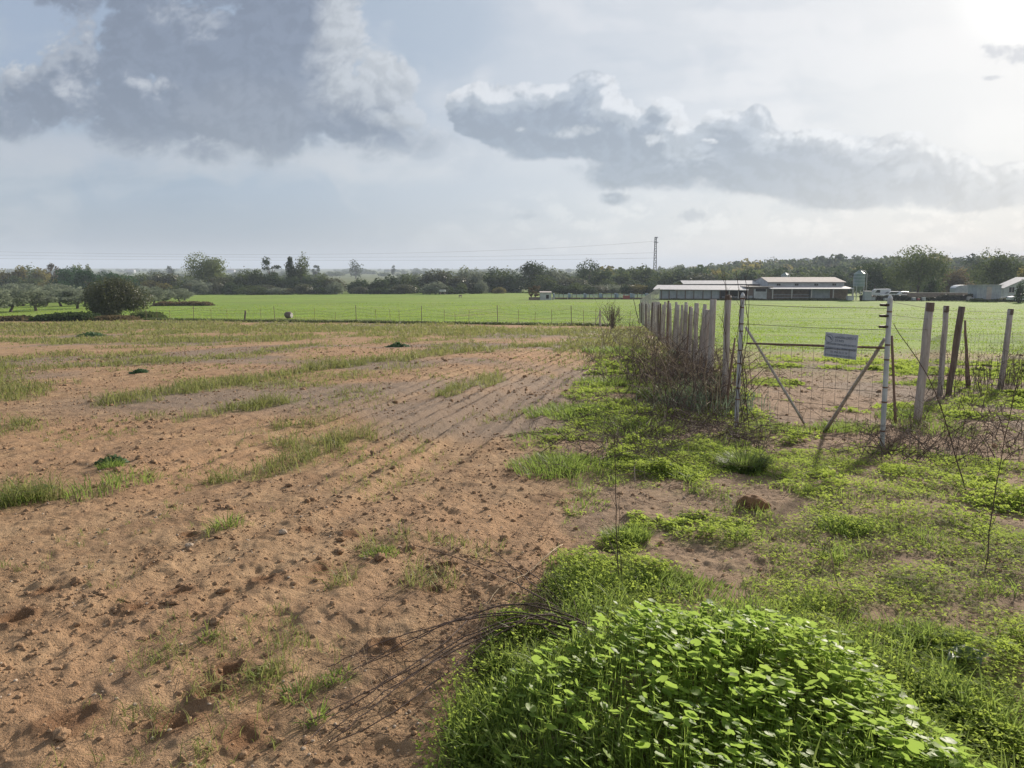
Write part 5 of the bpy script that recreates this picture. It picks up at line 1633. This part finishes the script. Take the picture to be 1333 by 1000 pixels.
M['mast'] = simple_mat('mast_steel', (.20, .21, .22), (.14, .14, .15), 1, .7, 0, metallic=.3)


# ------------------------------------------------------------------ dead stems, brambles, stones
def stems():
    # bundle of fallen dark stems reaching from the mound's back edge to lower left
    S = [[(785, 822, .13), (720, 795, .16), (640, 790, .12), (560, 850, .10), (470, 905, .05), (400, 938, .03)],
         [(780, 818, .14), (700, 800, .18), (620, 822, .14), (540, 868, .08), (440, 930, .02), (395, 972, .02)],
         [(770, 826, .12), (690, 806, .15), (610, 838, .12), (520, 888, .07), (430, 955, .03)],
         [(750, 820, .15), (660, 812, .14), (560, 862, .09), (480, 925, .05), (425, 970, .02)],
         [(765, 812, .12), (700, 786, .16), (610, 800, .11), (520, 845, .06), (470, 870, .02)],
         [(740, 808, .10), (660, 800, .15), (580, 812, .12), (500, 836, .05), (425, 868, .02)],
         [(760, 822, .12), (680, 798, .20), (600, 806, .18), (540, 830, .10), (460, 872, .04)],
         [(745, 800, .08), (690, 770, .10), (640, 745, .06), (570, 718, .03), (530, 708, .02)],
         [(740, 790, .07), (700, 752, .05), (660, 735, .04), (600, 722, .02)],
         [(720, 780, .06), (668, 738, .05), (620, 700, .02)],
         [(715, 720, .10), (690, 745, .06), (655, 765, .03), (628, 792, .02)],
         [(790, 830, .12), (745, 806, .16), (705, 800, .12), (676, 812, .06)],
         [(730, 830, .12), (690, 812, .13), (650, 836, .05), (634, 868, .02)],
         [(705, 800, .14), (640, 830, .13), (570, 885, .08), (500, 935, .05), (440, 965, .02)]]
    lab = ['longest dark fallen stem arching highest over the bundle', 'dark fallen stem reaching furthest to the lower left', 'dark fallen stem sagging through the middle of the bundle', 'dark fallen stem lying lowest along the front of the bundle',
           'dark arching stem at the back of the bundle ending on bare soil', 'thin dark stem lying almost level behind the bundle', 'dark stem bowed up over the middle of the bundle', 'thin dark stem running up leftwards from the bundle',
           'thin stem curving to the bare soil above the bundle', 'short thin stem pointing up left from the bundle', 'pale dry stem crossing above the bundle', 'short dark stem hooked over the mound edge', 'short dark stem bent sharply to the soil', 'dark stem starting midway along the bundle']
    gj = random.Random(2)
    for i, s in enumerate(S):
        a_, b_, h_ = s[0]
        s = [(a_ + gj.uniform(15, 75), b_ + gj.uniform(-12, 26), .02)] + s
        P = [ground3(gp(a, b), h) for a, b, h in s]
        # lift: the picture position of a raised point belongs further from the camera
        P = [at(a, b, gp(a, b)[1] * (1 - h / 1.9)) for a, b, h in s]
        P = [np.array([p[0], p[1], max(p[2], float(zfull(p[0], p[1])) + .006)]) for p in P]
        stem_tube(M['straw'] if i == 10 else M['stem'], P, .0040, .0018, 'fallen_stem', lab[i], 'stem', 'dark fallen stems lying across the soil beside the mound', seed=i, wig=.006, sides=6)
    # upright thin stems
    def upright(b, t_, r, label, mid=None, mat='stem'):
        r *= .62
        bb = ground3(gp(*b), -.02); tt = at(t_[0], t_[1], bb[1])
        mp = at(*mid, bb[1]) if mid else (bb + tt) / 2 + np.array([.01, 0, 0])
        stem_tube(M[mat], [bb, mp, tt], r, r * .45, 'tall_stem', label, 'stem', seed=int(b[0]), wig=.005)
    upright((806, 768), (799, 560), .0055, 'tall thin dark stem standing upright in the verge left of the mound top', (802, 660))
    upright((809, 765), (806, 640), .004, 'shorter thin stem beside the tall upright stem', (806, 700))
    upright((1283, 742), (1331, 470), .006, 'tall thin dark stem leaning right at the right edge', (1302, 600))
    upright((1258, 640), (1163, 422), .009, 'long dark stem slanting down from the insulator post to the right', (1218, 512))
    upright((395, 960), (393, 830), .003, 'thin brown weed stalk at the bottom left of centre', (394, 890), 'straw')
    upright((1105, 790), (1080, 700), .006, 'bent dry stalk between the weeds right of the mound', (1085, 742), 'straw')
    upright((1066, 725), (1083, 698), .005, 'short dark stub propping the bent dry stalk', (1075, 712))
    upright((800, 470), (770, 380), .006, 'slender bent twig left of the post row', (790, 425))
    # vines on the left steel post
    bb = ground3(GL)
    D = bb[1] - .07
    V = [[(974, 592), (968, 545), (961, 500), (966, 450), (962, 410), (972, 380), (969, 358)], [(970, 600), (963, 560), (958, 520), (968, 470), (974, 430), (971, 395), (974, 372)], [(958, 590), (966, 540), (972, 500), (966, 460), (973, 420), (975, 385)],
         [(976, 598), (973, 540), (966, 480), (960, 440), (964, 400), (958, 352)], [(955, 520), (948, 480), (944, 430), (947, 390), (942, 352)], [(949, 545), (956, 500), (950, 455), (941, 420), (945, 380), (940, 360)]]
    vl = ['dark vine twisting up the left steel post with a free tip', 'dark vine looping on the right side of the left steel post', 'dark vine crossing the others on the left steel post', 'dark vine rising highest between the two posts', 'dark vine climbing the grey wooden post beside the left steel post', 'dark vine weaving between the grey wooden post and the left steel post']
    for i, v in enumerate(V):
        dd = D if i < 4 else ground3(gp(943, 528))[1] - .08
        P = [at(a, b, dd + .05 * math.sin(i + k * 1.3)) for k, (a, b) in enumerate(v)]
        stem_tube(M['stem'], P, .006, .003, 'vine', vl[i], 'vine', seed=20 + i, wig=.006)


def thickets():
    """tangles of dead stems along the fences"""
    g = np.random.default_rng(77)
    def tangle(name, label, cat, pts, n, hmin, hmax, r, mats, arch=.5, spread=.3, D_r=(1, 1)):
        mb = {m_: MB() for m_ in mats}
        for i in range(n):
            k = g.integers(0, len(pts)); c = gp(*pts[k][:2]); s = pts[k][2]
            b = np.array([c[0] + g.normal(0, s), c[1] + g.normal(0, s)]); b3 = ground3(b, -.01)
            h = g.uniform(hmin, hmax); a = g.uniform(0, 6.28); L = h * g.uniform(.1, 1.0) * arch
            tip = b3 + np.array([math.cos(a) * L, math.sin(a) * L * .7, h * g.uniform(.5, 1.0)])
            md = (b3 + tip) / 2 + np.array([g.normal(0, .05), g.normal(0, .05), h * .2])
            q = [b3, md, tip]
            if arch > .8 and g.random() < .6:
                q.append(tip + np.array([math.cos(a) * L * .8, math.sin(a) * L * .5, -h * g.uniform(.1, .5)]))
            rr = r * (b3[1] / 10) ** .4 * g.uniform(.6, 1.2)
            m_ = mats[0] if g.random() < .75 else mats[-1]
            mb[m_].tube(q, list(np.linspace(rr, rr * .4, len(q))), 4)
            for t in range(2):
                s0 = md + (tip - md) * g.random(); mb[m_].tube([s0, s0 + np.array([g.normal(0, .12), g.normal(0, .1), g.uniform(.02, .2)])], [rr * .5, rr * .25], 3)
        first = None
        root = empty(name, ground3(gp(*pts[0][:2]))); tag(root, label, cat, kind='stuff'); o0 = np.array(root.location)
        for m_ in mats:
            b_ = mb[m_]
            if b_.v:
                b_.v = [tuple(np.array(v) - o0) for v in b_.v]
                o = b_.build('dead_stems' if m_ != mats[-1] else 'pale_stems', M[m_], root); o['kind'] = 'stuff'
    tangle('brambles', 'dark tangle of dead stems heaped along the foot of the post row', 'brambles', [(905, 505, .35), (890, 480, .5), (870, 455, .9), (900, 540, .35), (880, 500, .5), (860, 440, 1.4), (925, 530, .25), (855, 500, .5), (845, 470, .8), (875, 520, .4)], 900, .2, 1.0, .0055, ['stem', 'straw'], 1.0)
    tangle('brambles', 'flattened grey stems arching over the verge below the post row', 'brambles', [(880, 565, .4), (920, 560, .3), (850, 550, .5), (950, 580, .25), (820, 570, .4), (900, 545, .3), (800, 600, .4), (860, 590, .5), (820, 530, .6), (850, 480, .6)], 620, .05, .26, .0048, ['stem', 'straw_dark'], 2.6)
    tangle('dead_weeds', 'tall bare dead weed stems round the posts at the right edge', 'weeds', [(1300, 505, .5), (1270, 512, .4), (1240, 520, .25), (1325, 505, .6), (1345, 510, .7), (1310, 515, .5)], 150, .35, 1.15, .0055, ['stem', 'straw_dark'], .35)
    tangle('brambles', 'low dark brambles spreading over the ground behind the insulator post', 'brambles', [(1200, 580, .4), (1240, 570, .5), (1290, 590, .5), (1320, 560, .5), (1180, 600, .3), (1270, 540, .5), (1230, 600, .4)], 300, .06, .34, .005, ['stem', 'straw_dark'], 2.2)
    tangle('dead_weeds', 'thin grey weed stalks among the grass left of the post row', 'weeds', [(850, 430, 1.6), (835, 470, .9), (845, 500, .6), (820, 450, 1.2)], 110, .3, .8, .006, ['straw_dark', 'stem'], .5)
    tangle('dry_twigs', 'small heap of dry twigs on the bare soil above the mound', 'twigs', [(690, 700, .12), (740, 650, .2), (700, 760, .15), (590, 760, .15), (470, 890, .1), (510, 870, .1), (460, 940, .06)], 60, .01, .06, .003, ['stem', 'straw'], 4)
    tangle('dry_twigs', 'thin dry twigs tangled round the bundle of fallen stems', 'twigs', [(620, 815, .16), (680, 810, .12), (560, 850, .15), (500, 900, .12), (640, 850, .1), (720, 815, .08)], 170, .02, .10, .0022, ['stem', 'straw'], 4.5)
    tangle('dead_weeds', 'stems poking up round the foot of the two steel posts', 'weeds', [(965, 590, .12), (1155, 592, .15), (970, 600, .1), (1180, 560, .2)], 50, .15, .5, .004, ['stem', 'straw_dark'], .6)
    # grey green leafy growth at the foot of the post row
    n = 3000
    k = g.integers(0, 4, n); C = [gp(905, 500), gp(925, 520), gp(890, 470), gp(905, 530)]
    x = np.array([C[q][0] for q in k]) + g.normal(0, .28, n); y = np.array([C[q][1] for q in k]) + g.normal(0, .5, n)
    V, Fc = blades(pos3(x, y), g.uniform(.08, .38, n), g.uniform(.008, .014, n), g.uniform(0, 6.28, n), g.uniform(.1, .7, n))
    o = np_mesh('grey_weeds', V, Fc, M['greyleaf'], attrs={'var': var_of(n, 7)}); tag(o, 'grey green weeds growing up through the dead stems at the post row', 'weeds', kind='stuff')
    c = gp(972, 612); n = 800
    a = g.uniform(0, 6.28, n); q = g.random(n) ** .6 * .16
    V, Fc = blades(pos3(c[0] + q * np.cos(a), c[1] + q * np.sin(a)), g.uniform(.06, .22, n), g.uniform(.004, .007, n), a, g.uniform(.3, 1.2, n))
    o = np_mesh('grass_tussock', V, Fc, M['dgrass'], attrs={'var': var_of(n, 7, 0, .8)}); tag(o, 'dark spiky grass tussock below the left steel post', 'grass tussock')
    # dark leafy rosettes in the field
    for (px, py, w_, hh, lab) in ((145, 604, .16, .09, 'dark leafy rosette weed in the bare soil at the left'), (518, 452, .42, .16, 'dark green low bush in the grass strip near the centre'), (118, 438, .8, .25, 'dark green low bush in the pale grass at the far left'), (52, 640, .12, .07, 'dark leafy weed among the grass at the left edge'), (180, 486, .2, .1, 'grey leaved weed in the bare soil by the grass strip')):
        c = gp(px, py); n = 500; a = g.uniform(0, 6.28, n); q = g.random(n) ** .5 * w_
        P = pos3(c[0] + q * np.cos(a), c[1] + q * np.sin(a) * .7); P[:, 2] += g.random(n) * hh * (1 - (q / w_) ** 2)
        sz = g.uniform(.02, .045, n) * max(1, c[1] / 9)
        V, Fc = stamp([(0, 0, 0), (.5, .28, .04), (1.2, .0, -.1), (.5, -.28, .04)], [(0, 1, 2), (0, 2, 3)], P, basis(np.stack([np.cos(a) * .5, np.sin(a) * .5, np.ones(n)], 1) + g.normal(0, .3, (n, 3)), a), sz)
        o = np_mesh('leafy_weed', V, Fc, FOL['darkweed'], attrs={'var': var_of(n, 4)}); tag(o, lab, 'weed')


FOL['darkweed'] = leaf_mat('dark_weed_leaves', (.030, .065, .025), (.075, .135, .055), dry=(.07, .11, .04), trans=.3, spec=.1)


def stones():
    v, f = ico(3)
    L = [(981, 662, .115, .075, 'rock', 'brown pitted rock lying in the verge below the gate'), (368, 697, .030, .022, 'stone', 'pale rounded stone, right one of two on the ploughed soil'), (247, 714, .028, .018, 'stone', 'pale flat stone, left one of two on the ploughed soil'),
         (140, 688, .014, .010, 'stone', 'tiny white stone left of the ploughed soil centre'), (176, 921, .010, .008, 'stone', 'tiny white stone at the lower left'), (203, 675, .014, .009, 'stone', 'tiny pale stone above the two larger pale stones'), (1240, 915, .025, .017, 'stone', 'pale stone on the bare earth right of the mound'),
         (1060, 560, .03, .03, 'rock', 'brown stone at the foot of the slanting brace')]
    for i, (px, py, a, h, m_, lab) in enumerate(L):
        g = np.random.default_rng(300 + i)
        d = v.copy()
        for k in range(6):
            n_ = g.normal(0, 1, 3); n_ /= np.linalg.norm(n_); d = d - np.clip((d @ n_ - .72), 0, 1)[:, None] * n_ * .8
        nz = fbm(d[:, 0] * 3 + d[:, 2] * 2, d[:, 1] * 3 - d[:, 2], 1.0, 3, i)[:, None]
        d = d * (1 + (nz - .5) * .35) * np.array([a, a * .75, h])
        p = gp(px, py); o = np_mesh('rock' if m_ == 'rock' else 'stone', d, f, M[m_], smooth=True)
        o.location = ground3(p, h * .35); o.rotation_euler = (0, 0, g.uniform(-.5, .5)); tag(o, lab, 'rock' if m_ == 'rock' else 'stone')
    # dock plant with broad leaves right of the mound
    p = ground3(gp(1258, 868)); root = empty('dock_plant', p); tag(root, 'broad leaved grey green plant on bare earth right of the mound', 'plant')
    g = np.random.default_rng(5)
    for k in range(6):
        a = -.5 + k * 1.05 + g.uniform(-.2, .2); L_ = g.uniform(.07, .115); n = 7; mb = MB(); vs = []
        for i in range(n):
            t = i / (n - 1); w = .028 * math.sin(math.pi * min(1, t * .9 + .08)) ** .8; x_ = L_ * t; z = .05 * math.sin(t * 2.4) + .004
            vs += [(x_, -w, z + .008), (x_, 0, z), (x_, w, z + .008)]
        fs = []
        for i in range(n - 1):
            fs += [(3 * i, 3 * i + 1, 3 * i + 4, 3 * i + 3), (3 * i + 1, 3 * i + 2, 3 * i + 5, 3 * i + 4)]
        mb.add(vs, fs); o = mb.build('leaf', M['greyleaf'], root, smooth=True); o.rotation_euler = (0, 0, a)
        at_ = o.data.attributes.new('var', 'FLOAT', 'POINT'); at_.data.foreach_set('value', np.full(len(vs), .9, dtype=np.float32))


tree_line(); olives(); far_wood(); post_row(); gate(); right_fence(); field_fence(); farm(); yard_scrub(); mast(); stems(); thickets(); stones()
# ------------------------------------------------------------------ the cloudy sky, as a function of direction
def sblobs(u, v, blobs, k=.25):
    acc = np.full(u.shape, -4.0)
    for b in blobs:
        cx, cy, rx, ry, s = b[:5]
        an = math.radians(b[5]) if len(b) > 5 else 0.0
        du, dv = u - cx, v - cy
        a = (du * math.cos(an) + dv * math.sin(an)) / rx
        c = (-du * math.sin(an) + dv * math.cos(an)) / ry
        q = s - (a * a + c * c)
        h = np.clip(.5 + .5 * (q - acc) / k, 0, 1)
        acc = acc * (1 - h) + q * h + k * h * (1 - h)
    return np.maximum(acc, -2.0)


def billow(u, v, sc_, oct_, seed):
    s, a, t, f = 0.0, 1.0, 0.0, 1.0 / sc_
    ca, sa = math.cos(.7), math.sin(.7)
    for i in range(oct_):
        n = vnoise(u * f, v * f, seed + 13 * i)
        s = s + a * (np.abs(2 * n - 1) ** .8 - .44); t += a; a *= .62; f *= 2.07
        u, v = ca * u - sa * v, sa * u + ca * v
    return .5 + 1.25 * s / t ** .8


def srgb(*c):
    return np.array([(q / 255 / 12.92) if q / 255 <= .04045 else ((q / 255 + .055) / 1.055) ** 2.4 for q in c])


def lerp(a, b, t):
    return a * (1 - t[..., None]) + b * t[..., None]


def sky_colour(u, v):
    """u, v: picture-plane style coordinates of the direction (1007 per unit tangent); returns display-linear colours"""
    wu = (fbm(u, v, 80, 4, 900) - .5) * 85; wv = (fbm(u, v, 80, 4, 950) - .5) * 62
    U, V_ = u + wu * .4, v + wv * .4
    vz = sstep(150, 1000, u + (fbm(u, v, 300, 3, 905) - .5) * 260)[...]
    el = 352 - v
    top = lerp(srgb(163, 180, 203), srgb(216, 219, 223), vz)
    midc = lerp(srgb(166, 182, 202), srgb(217, 219, 223), vz)
    low = lerp(srgb(146, 159, 176), srgb(216, 217, 220), vz)
    col = lerp(low, midc, sstep(0, 110, el)); col = lerp(col, top, sstep(110, 300, el))
    # thin stratus streaks
    s1 = fbm(u * .22 + wv * .3, v * 1.0 + u * .04 + wu * .25, 26, 5, 910); s2 = fbm(u * .4 + wu, v + wv, 60, 5, 915)
    hi = lerp(srgb(192, 200, 210), srgb(233, 233, 235), vz)
    lo = lerp(srgb(148, 166, 188), srgb(198, 205, 214), vz)
    col = lerp(col, hi, sstep(.45, .75, s2) * .65)
    col = lerp(col, lo, sstep(.52, .75, s1) * .35)
    # blue window between the clouds, pale band under the large cloud
    blue = sstep(1.3, 0, ((u - 560) / 110) ** 2 + ((v - 35) / 75) ** 2 + (s2 - .5) * 1.6)
    col = lerp(col, srgb(166, 182, 201), blue * .5)
    blue = sstep(1.3, 0, ((u - 30) / 100) ** 2 + ((v - 30) / 60) ** 2 + (s2 - .5) * 1.6)
    col = lerp(col, srgb(172, 186, 208), blue * .5)
    bnd = sstep(1.1, .1, np.abs(v - (190 + .035 * u) - (s2 - .5) * 55) / 34) * sstep(900, 500, u)
    col = lerp(col, lerp(srgb(196, 201, 211), srgb(214, 217, 222), sstep(100, 600, u)), bnd * .75)
    grey = sstep(1.2, .1, np.abs(v - 300 - (s2 - .5) * 40) / 45) * sstep(700, 100, u)
    col = lerp(col, srgb(148, 163, 181), grey * .3)
    # glow round the veiled sun
    q = np.hypot((u - 1322) / 1.25, v - 2)
    col = lerp(col, srgb(236, 236, 236), sstep(330, 40, q) * .8)
    col = lerp(col, srgb(255, 255, 253), sstep(85, 12, q))
    # distant small cumulus low on the right
    hn = billow(u * .8, v * 1.5, 34, 5, 920)
    hm = sstep(.50, .85, hn + .16 * sstep(300, 330, v) * 0 + .1 * (fbm(u, v, 80, 2, 921) - .5)) * sstep(560, 780, u) * sstep(235, 275, v) * sstep(345, 310, v)
    col = lerp(col, lerp(srgb(226, 228, 231), srgb(238, 238, 239), sstep(700, 1200, u)), hm * .6)
    hs = sstep(.50, .66, billow(u * .8, (v - 5) * 1.6, 34, 5, 920)) * (1 - hm) * sstep(560, 780, u) * sstep(240, 275, v) * sstep(345, 315, v)
    col = lerp(col, srgb(196, 202, 210), hs * .35)

    bb = billow(U, V_ * 1.25, 88, 6, 930); bf = billow(U, V_ * 1.2, 30, 5, 940)
    nz = (bb - .5) * 1.5 + (bf - .5) * .6
    A = [(180, -40, 170, 70, 1), (360, -30, 140, 90, 1.1), (140, 60, 70, 50, .8), (215, 45, 130, 62, 1), (120, 95, 90, 55, .9), (20, 120, 80, 50, .8), (330, 80, 150, 80, 1.15), (75, 125, 115, 48, 1.0), (215, 150, 170, 44, 1.1), (395, 150, 170, 62, 1.15), (490, 165, 110, 42, .95), (430, 50, 62, 75, .95), (500, 110, 50, 42, .85), (30, 160, 110, 32, .9), (330, 178, 200, 42, 1), (540, 178, 80, 30, .9), (560, 175, 60, 24, .7)]
    B = [(622, 132, 40, 26, .85), (690, 148, 95, 42, 1.05), (768, 116, 38, 28, .9), (790, 175, 130, 42, 1.05, 8), (870, 150, 26, 18, .75), (880, 215, 130, 34, 1), (965, 168, 55, 30, 1), (1035, 200, 105, 40, 1.1), (1120, 210, 100, 40, 1.05), (1090, 252, 105, 26, 1), (1210, 228, 100, 38, .95), (1300, 238, 90, 32, .9), (800, 255, 32, 12, .6), (720, 190, 60, 22, .8), (1250, 255, 90, 20, .8), (1000, 235, 120, 30, 1), (840, 225, 120, 26, .9), (980, 150, 30, 16, .8)]
    C = [(685, 277, 26, 9, .75), (905, 284, 36, 13, .75), (960, 292, 26, 8, .5), (1318, 68, 48, 18, 1), (1290, 103, 24, 5, .8), (1322, 40, 26, 15, .7), (1060, 303, 50, 7, .4)]
    base = {}
    def dens(du, dv):
        b_ = billow(U + du, (V_ + dv) * 1.25, 88, 6, 930); f_ = billow(U + du, (V_ + dv) * 1.2, 30, 4, 940)
        n_ = (b_ - .5) * 1.5 + (f_ - .5) * .6
        return n_
    DA = sblobs(u + wu * .35, v + wv * .35, A) + nz * .75 - .05
    DB = sblobs(u + wu * .45, v + wv * .40, B) + nz * .5 + .16
    DC = sblobs(u + wu * .45, v + wv * .35, C) - .1 + nz * 1.7
    # self shadow: cloud matter between the point and the sun (up and to the right)
    def matter(bl, k, wk):
        s = np.zeros(u.shape)
        for i, st in enumerate((10, 24, 44)):
            du, dv = st * .62, -st * .78
            s = s + np.clip(sblobs(u + du + wu * wk, v + dv + wv * wk, bl) + dens(du, dv) * k, 0, 1.2)
        return s / 3
    out = col
    out = lerp(out, lerp(srgb(158, 168, 184), srgb(178, 184, 195), sstep(600, 1200, u)), sstep(.05, .9, DC) * .7)
    SA = matter(A, .75, .35)
    ea = sstep(.0, .55 - .36 * sstep(30, -30, (v - 90) * .6 - (u - 470) * .0), DA)
    sb_ = sstep(140, 215, v)
    ea = np.clip(DA / (.40 + .9 * sb_), 0, 1); ea = ea * ea * (3 - 2 * ea)
    lit = np.clip(1.0 - SA * 1.55 + nz * .22, 0, 1)
    detail = np.clip((nz - dens(9, -10)) * 2.2 + .5, 0, 1)
    ca = lerp(srgb(134, 144, 162), srgb(170, 177, 189), sstep(0, .55, lit))
    ca = lerp(ca, srgb(208, 211, 217), sstep(.5, 1.1, lit))
    # luminous gaps and the pale right flank
    gap = sblobs(u + wu * .6, v + wv * .6, [(100, 112, 36, 30, .55), (118, 95, 26, 20, .5), (205, 106, 46, 12, .3)]) + (nz) * 1.3
    ca = lerp(ca, srgb(214, 217, 223), sstep(-.3, 1.3, gap) * .75)
    fl = sblobs(u + wu * .8, v + wv * .8, [(455, 45, 36, 70, 1), (492, 100, 46, 40, 1), (450, 105, 34, 44, .6), (540, 150, 44, 20, .5)]) + nz * 1.1
    ca = lerp(ca, srgb(206, 210, 215), sstep(-1.3, 1.2, fl) * .85)
    pk = sblobs(u, v, [(330, 150, 130, 60, 1)], .2) + nz * .4
    ca = lerp(ca, srgb(152, 159, 172), sstep(0, 1, pk) * .5)
    ca = ca * (1 + (detail - .5) * .13)[..., None]
    # underside a little bluer
    ca = lerp(ca, srgb(146, 155, 169), sstep(150, 205, v) * .35)
    out = lerp(out, ca, ea * .97)
    SB = matter(B, .55, .42)
    rt = sstep(850, 1250, u)
    litb = np.clip(1.0 - SB * 1.75 + nz * .38, 0, 1)
    cb = lerp(lerp(srgb(150, 160, 175), srgb(170, 178, 191), rt), lerp(srgb(176, 184, 195), srgb(186, 192, 202), rt), sstep(0, .5, litb))
    cb = lerp(cb, lerp(srgb(222, 224, 228), srgb(222, 224, 228), rt), sstep(.62, 1.02, litb))
    gp2 = sblobs(u + wu * .5, v + wv * .5, [(752, 172, 34, 10, .9), (690, 165, 16, 8, .7), (860, 190, 40, 16, .8), (905, 195, 30, 14, .7), (1000, 160, 16, 8, .6), (1180, 222, 14, 24, .6)]) - .35 + nz * 1.3
    cb = lerp(cb, lerp(srgb(212, 216, 221), srgb(224, 226, 229), rt), sstep(-.1, .8, gp2) * .75)
    cb = cb * (1 + (detail - .5) * .13)[..., None]
    sb_ = sstep(-25, 25, v - (195 + .1 * (u - 700)))
    eb = np.clip(DB / (.17 + .5 * sb_), 0, 1); eb = eb * eb * (3 - 2 * eb)
    eb = eb * (1 - .12 * sstep(1150, 1330, u))
    eb = eb * (1 - .45 * sstep(235, 290, v) * (1 - sstep(.2, .6, DB)))
    out = lerp(out, cb, eb * .96)
    # soft wisp continuing left of the second cloud
    wsp = sblobs(u + wu, v + wv, [(590, 200, 90, 40, 1), (560, 130, 50, 40, .6)]) + nz
    out = lerp(out, srgb(188, 196, 208), sstep(0, 1.2, wsp) * .5 * (1 - eb))
    out = out * (1 - .13 * (1 - sstep(200, 900, u)))[..., None]
    return out
HAZE = 0.00032
# ------------------------------------------------------------------ camera, sun, sky
cam = bpy.data.cameras.new('camera'); co = bpy.data.objects.new('camera', cam); COL.objects.link(co)
co.location = (0, 0, CAMZ); co.rotation_euler = (math.pi / 2 - PITCH, 0, 0)
cam.sensor_width = 36; cam.angle = 2 * math.atan(666.5 / F); cam.clip_start = .05; cam.clip_end = 20000
sc.camera = co

sl = bpy.data.lights.new('sun', 'SUN'); so = bpy.data.objects.new('sun', sl); COL.objects.link(so)
sl.energy = 5.0; sl.angle = R(2.0); sl.color = (1.0, .90, .78)
so.rotation_euler = Vector(SUN).to_track_quat('Z', 'Y').to_euler(); so.location = (0, 0, 50)


EXPO = 0.68
DOME_K = .94 / 2 ** EXPO


def build_world():
    w = bpy.data.worlds.new('World'); sc.world = w; w.use_nodes = True
    nt = w.node_tree; nt.nodes.clear(); t = NT(nt)
    out = t.n('ShaderNodeOutputWorld'); bg = t.n('ShaderNodeBackground'); bg.inputs['Strength'].default_value = .05
    sky = t.n('ShaderNodeTexSky', sky_type='NISHITA'); sky.sun_disc = False
    sky.sun_elevation = SUN_EL; sky.sun_rotation = SUN_AZ; sky.dust_density = .5; sky.altitude = 50
    nt.links.new(t.mix(.82, sky.outputs[0], (.0, .0, .0)), bg.inputs[0]); nt.links.new(bg.outputs[0], out.inputs[0])
    w.cycles.sampling_method = 'MANUAL'; w.cycles.sample_map_resolution = 256


def build_sky():
    """cloud dome far beyond the haze; it glows with daylight and lets the sun lamp and the sky texture through"""
    az = np.radians(np.concatenate([np.arange(-180, -46, 4.0), np.arange(-44, 44.01, .075), np.arange(46, 180, 4.0)]))
    el = np.radians(np.concatenate([np.arange(-4, -.5, 1.0), np.arange(-.4, 33, .075), np.arange(34, 88, 3.0), [90.0]]))
    A, E = np.meshgrid(az, el)
    D = np.stack([np.sin(A) * np.cos(E), np.cos(A) * np.cos(E), np.sin(E)], -1).reshape(-1, 3)
    fwd = D[:, 1] * CP - D[:, 2] * SP; up = D[:, 1] * SP + D[:, 2] * CP
    ok = fwd > .42
    f = np.where(ok, fwd, 1)
    u = np.where(ok, 666.5 + F * D[:, 0] / f, 666.5 + np.degrees(A.ravel()) * 22)
    v = np.where(ok, 500 - F * up / f, 352 - np.degrees(E.ravel()) * 22)
    vv = np.where(ok, v, np.mod(v, 700) - 300)
    col = sky_colour(u, np.minimum(vv, 352 + 30)) * DOME_K
    col[~ok] = np.minimum(col[~ok], 1) 
    na, ne = len(az), len(el)
    idx = np.arange(na * ne).reshape(ne, na)
    a = idx[:-1]; b = idx[1:]
    q = np.stack([a, np.roll(a, -1, 1), np.roll(b, -1, 1), b], -1).reshape(-1, 4)
    m, nt, out = newmat('clouded_sky'); t = NT(nt)
    at_ = t.n('ShaderNodeAttribute'); at_.attribute_name = 'cloud'
    em = t.n('ShaderNodeEmission'); nt.links.new(at_.outputs['Color'], em.inputs[0]); em.inputs[1].default_value = 1.0
    tr = t.n('ShaderNodeBsdfTransparent'); ad = t.n('ShaderNodeAddShader')
    nt.links.new(em.outputs[0], ad.inputs[0]); nt.links.new(tr.outputs[0], ad.inputs[1]); nt.links.new(ad.outputs[0], out.inputs[0])
    m.cycles.emission_sampling = 'NONE'
    o = np_mesh('sky', D * 14000 + np.array([0, 0, CAMZ]), q, m, smooth=True)
    ca = o.data.attributes.new('cloud', 'FLOAT_COLOR', 'POINT')
    ca.data.foreach_set('color', np.concatenate([col, np.ones((len(col), 1))], 1).astype(np.float32).ravel())
    o['kind'] = 'structure'


build_world(); build_sky()

# haze
if HAZE > 0:
    hb = MB().box(-4200, -60, -12, 4200, 6400, 75)
    m, nt, out = newmat('haze_air'); t = NT(nt)
    v = t.n('ShaderNodeVolumePrincipled'); v.inputs['Color'].default_value = (.76, .86, 1.0, 1); v.inputs['Density'].default_value = HAZE
    nt.links.new(v.outputs[0], out.inputs['Volume'])
    o = hb.build('haze', m); tag(o, 'thin bluish haze over the far fields and hills', 'haze', kind='stuff')

sc.view_settings.view_transform = 'Standard'; sc.view_settings.look = 'None'; sc.view_settings.gamma = 1.0
sc.view_settings.exposure = EXPO; sc.view_settings.use_curve_mapping = False
sc.render.engine = 'CYCLES'
sc.cycles.max_bounces = 5; sc.cycles.diffuse_bounces = 2; sc.cycles.transmission_bounces = 4; sc.cycles.glossy_bounces = 2
sc.cycles.use_denoising = True
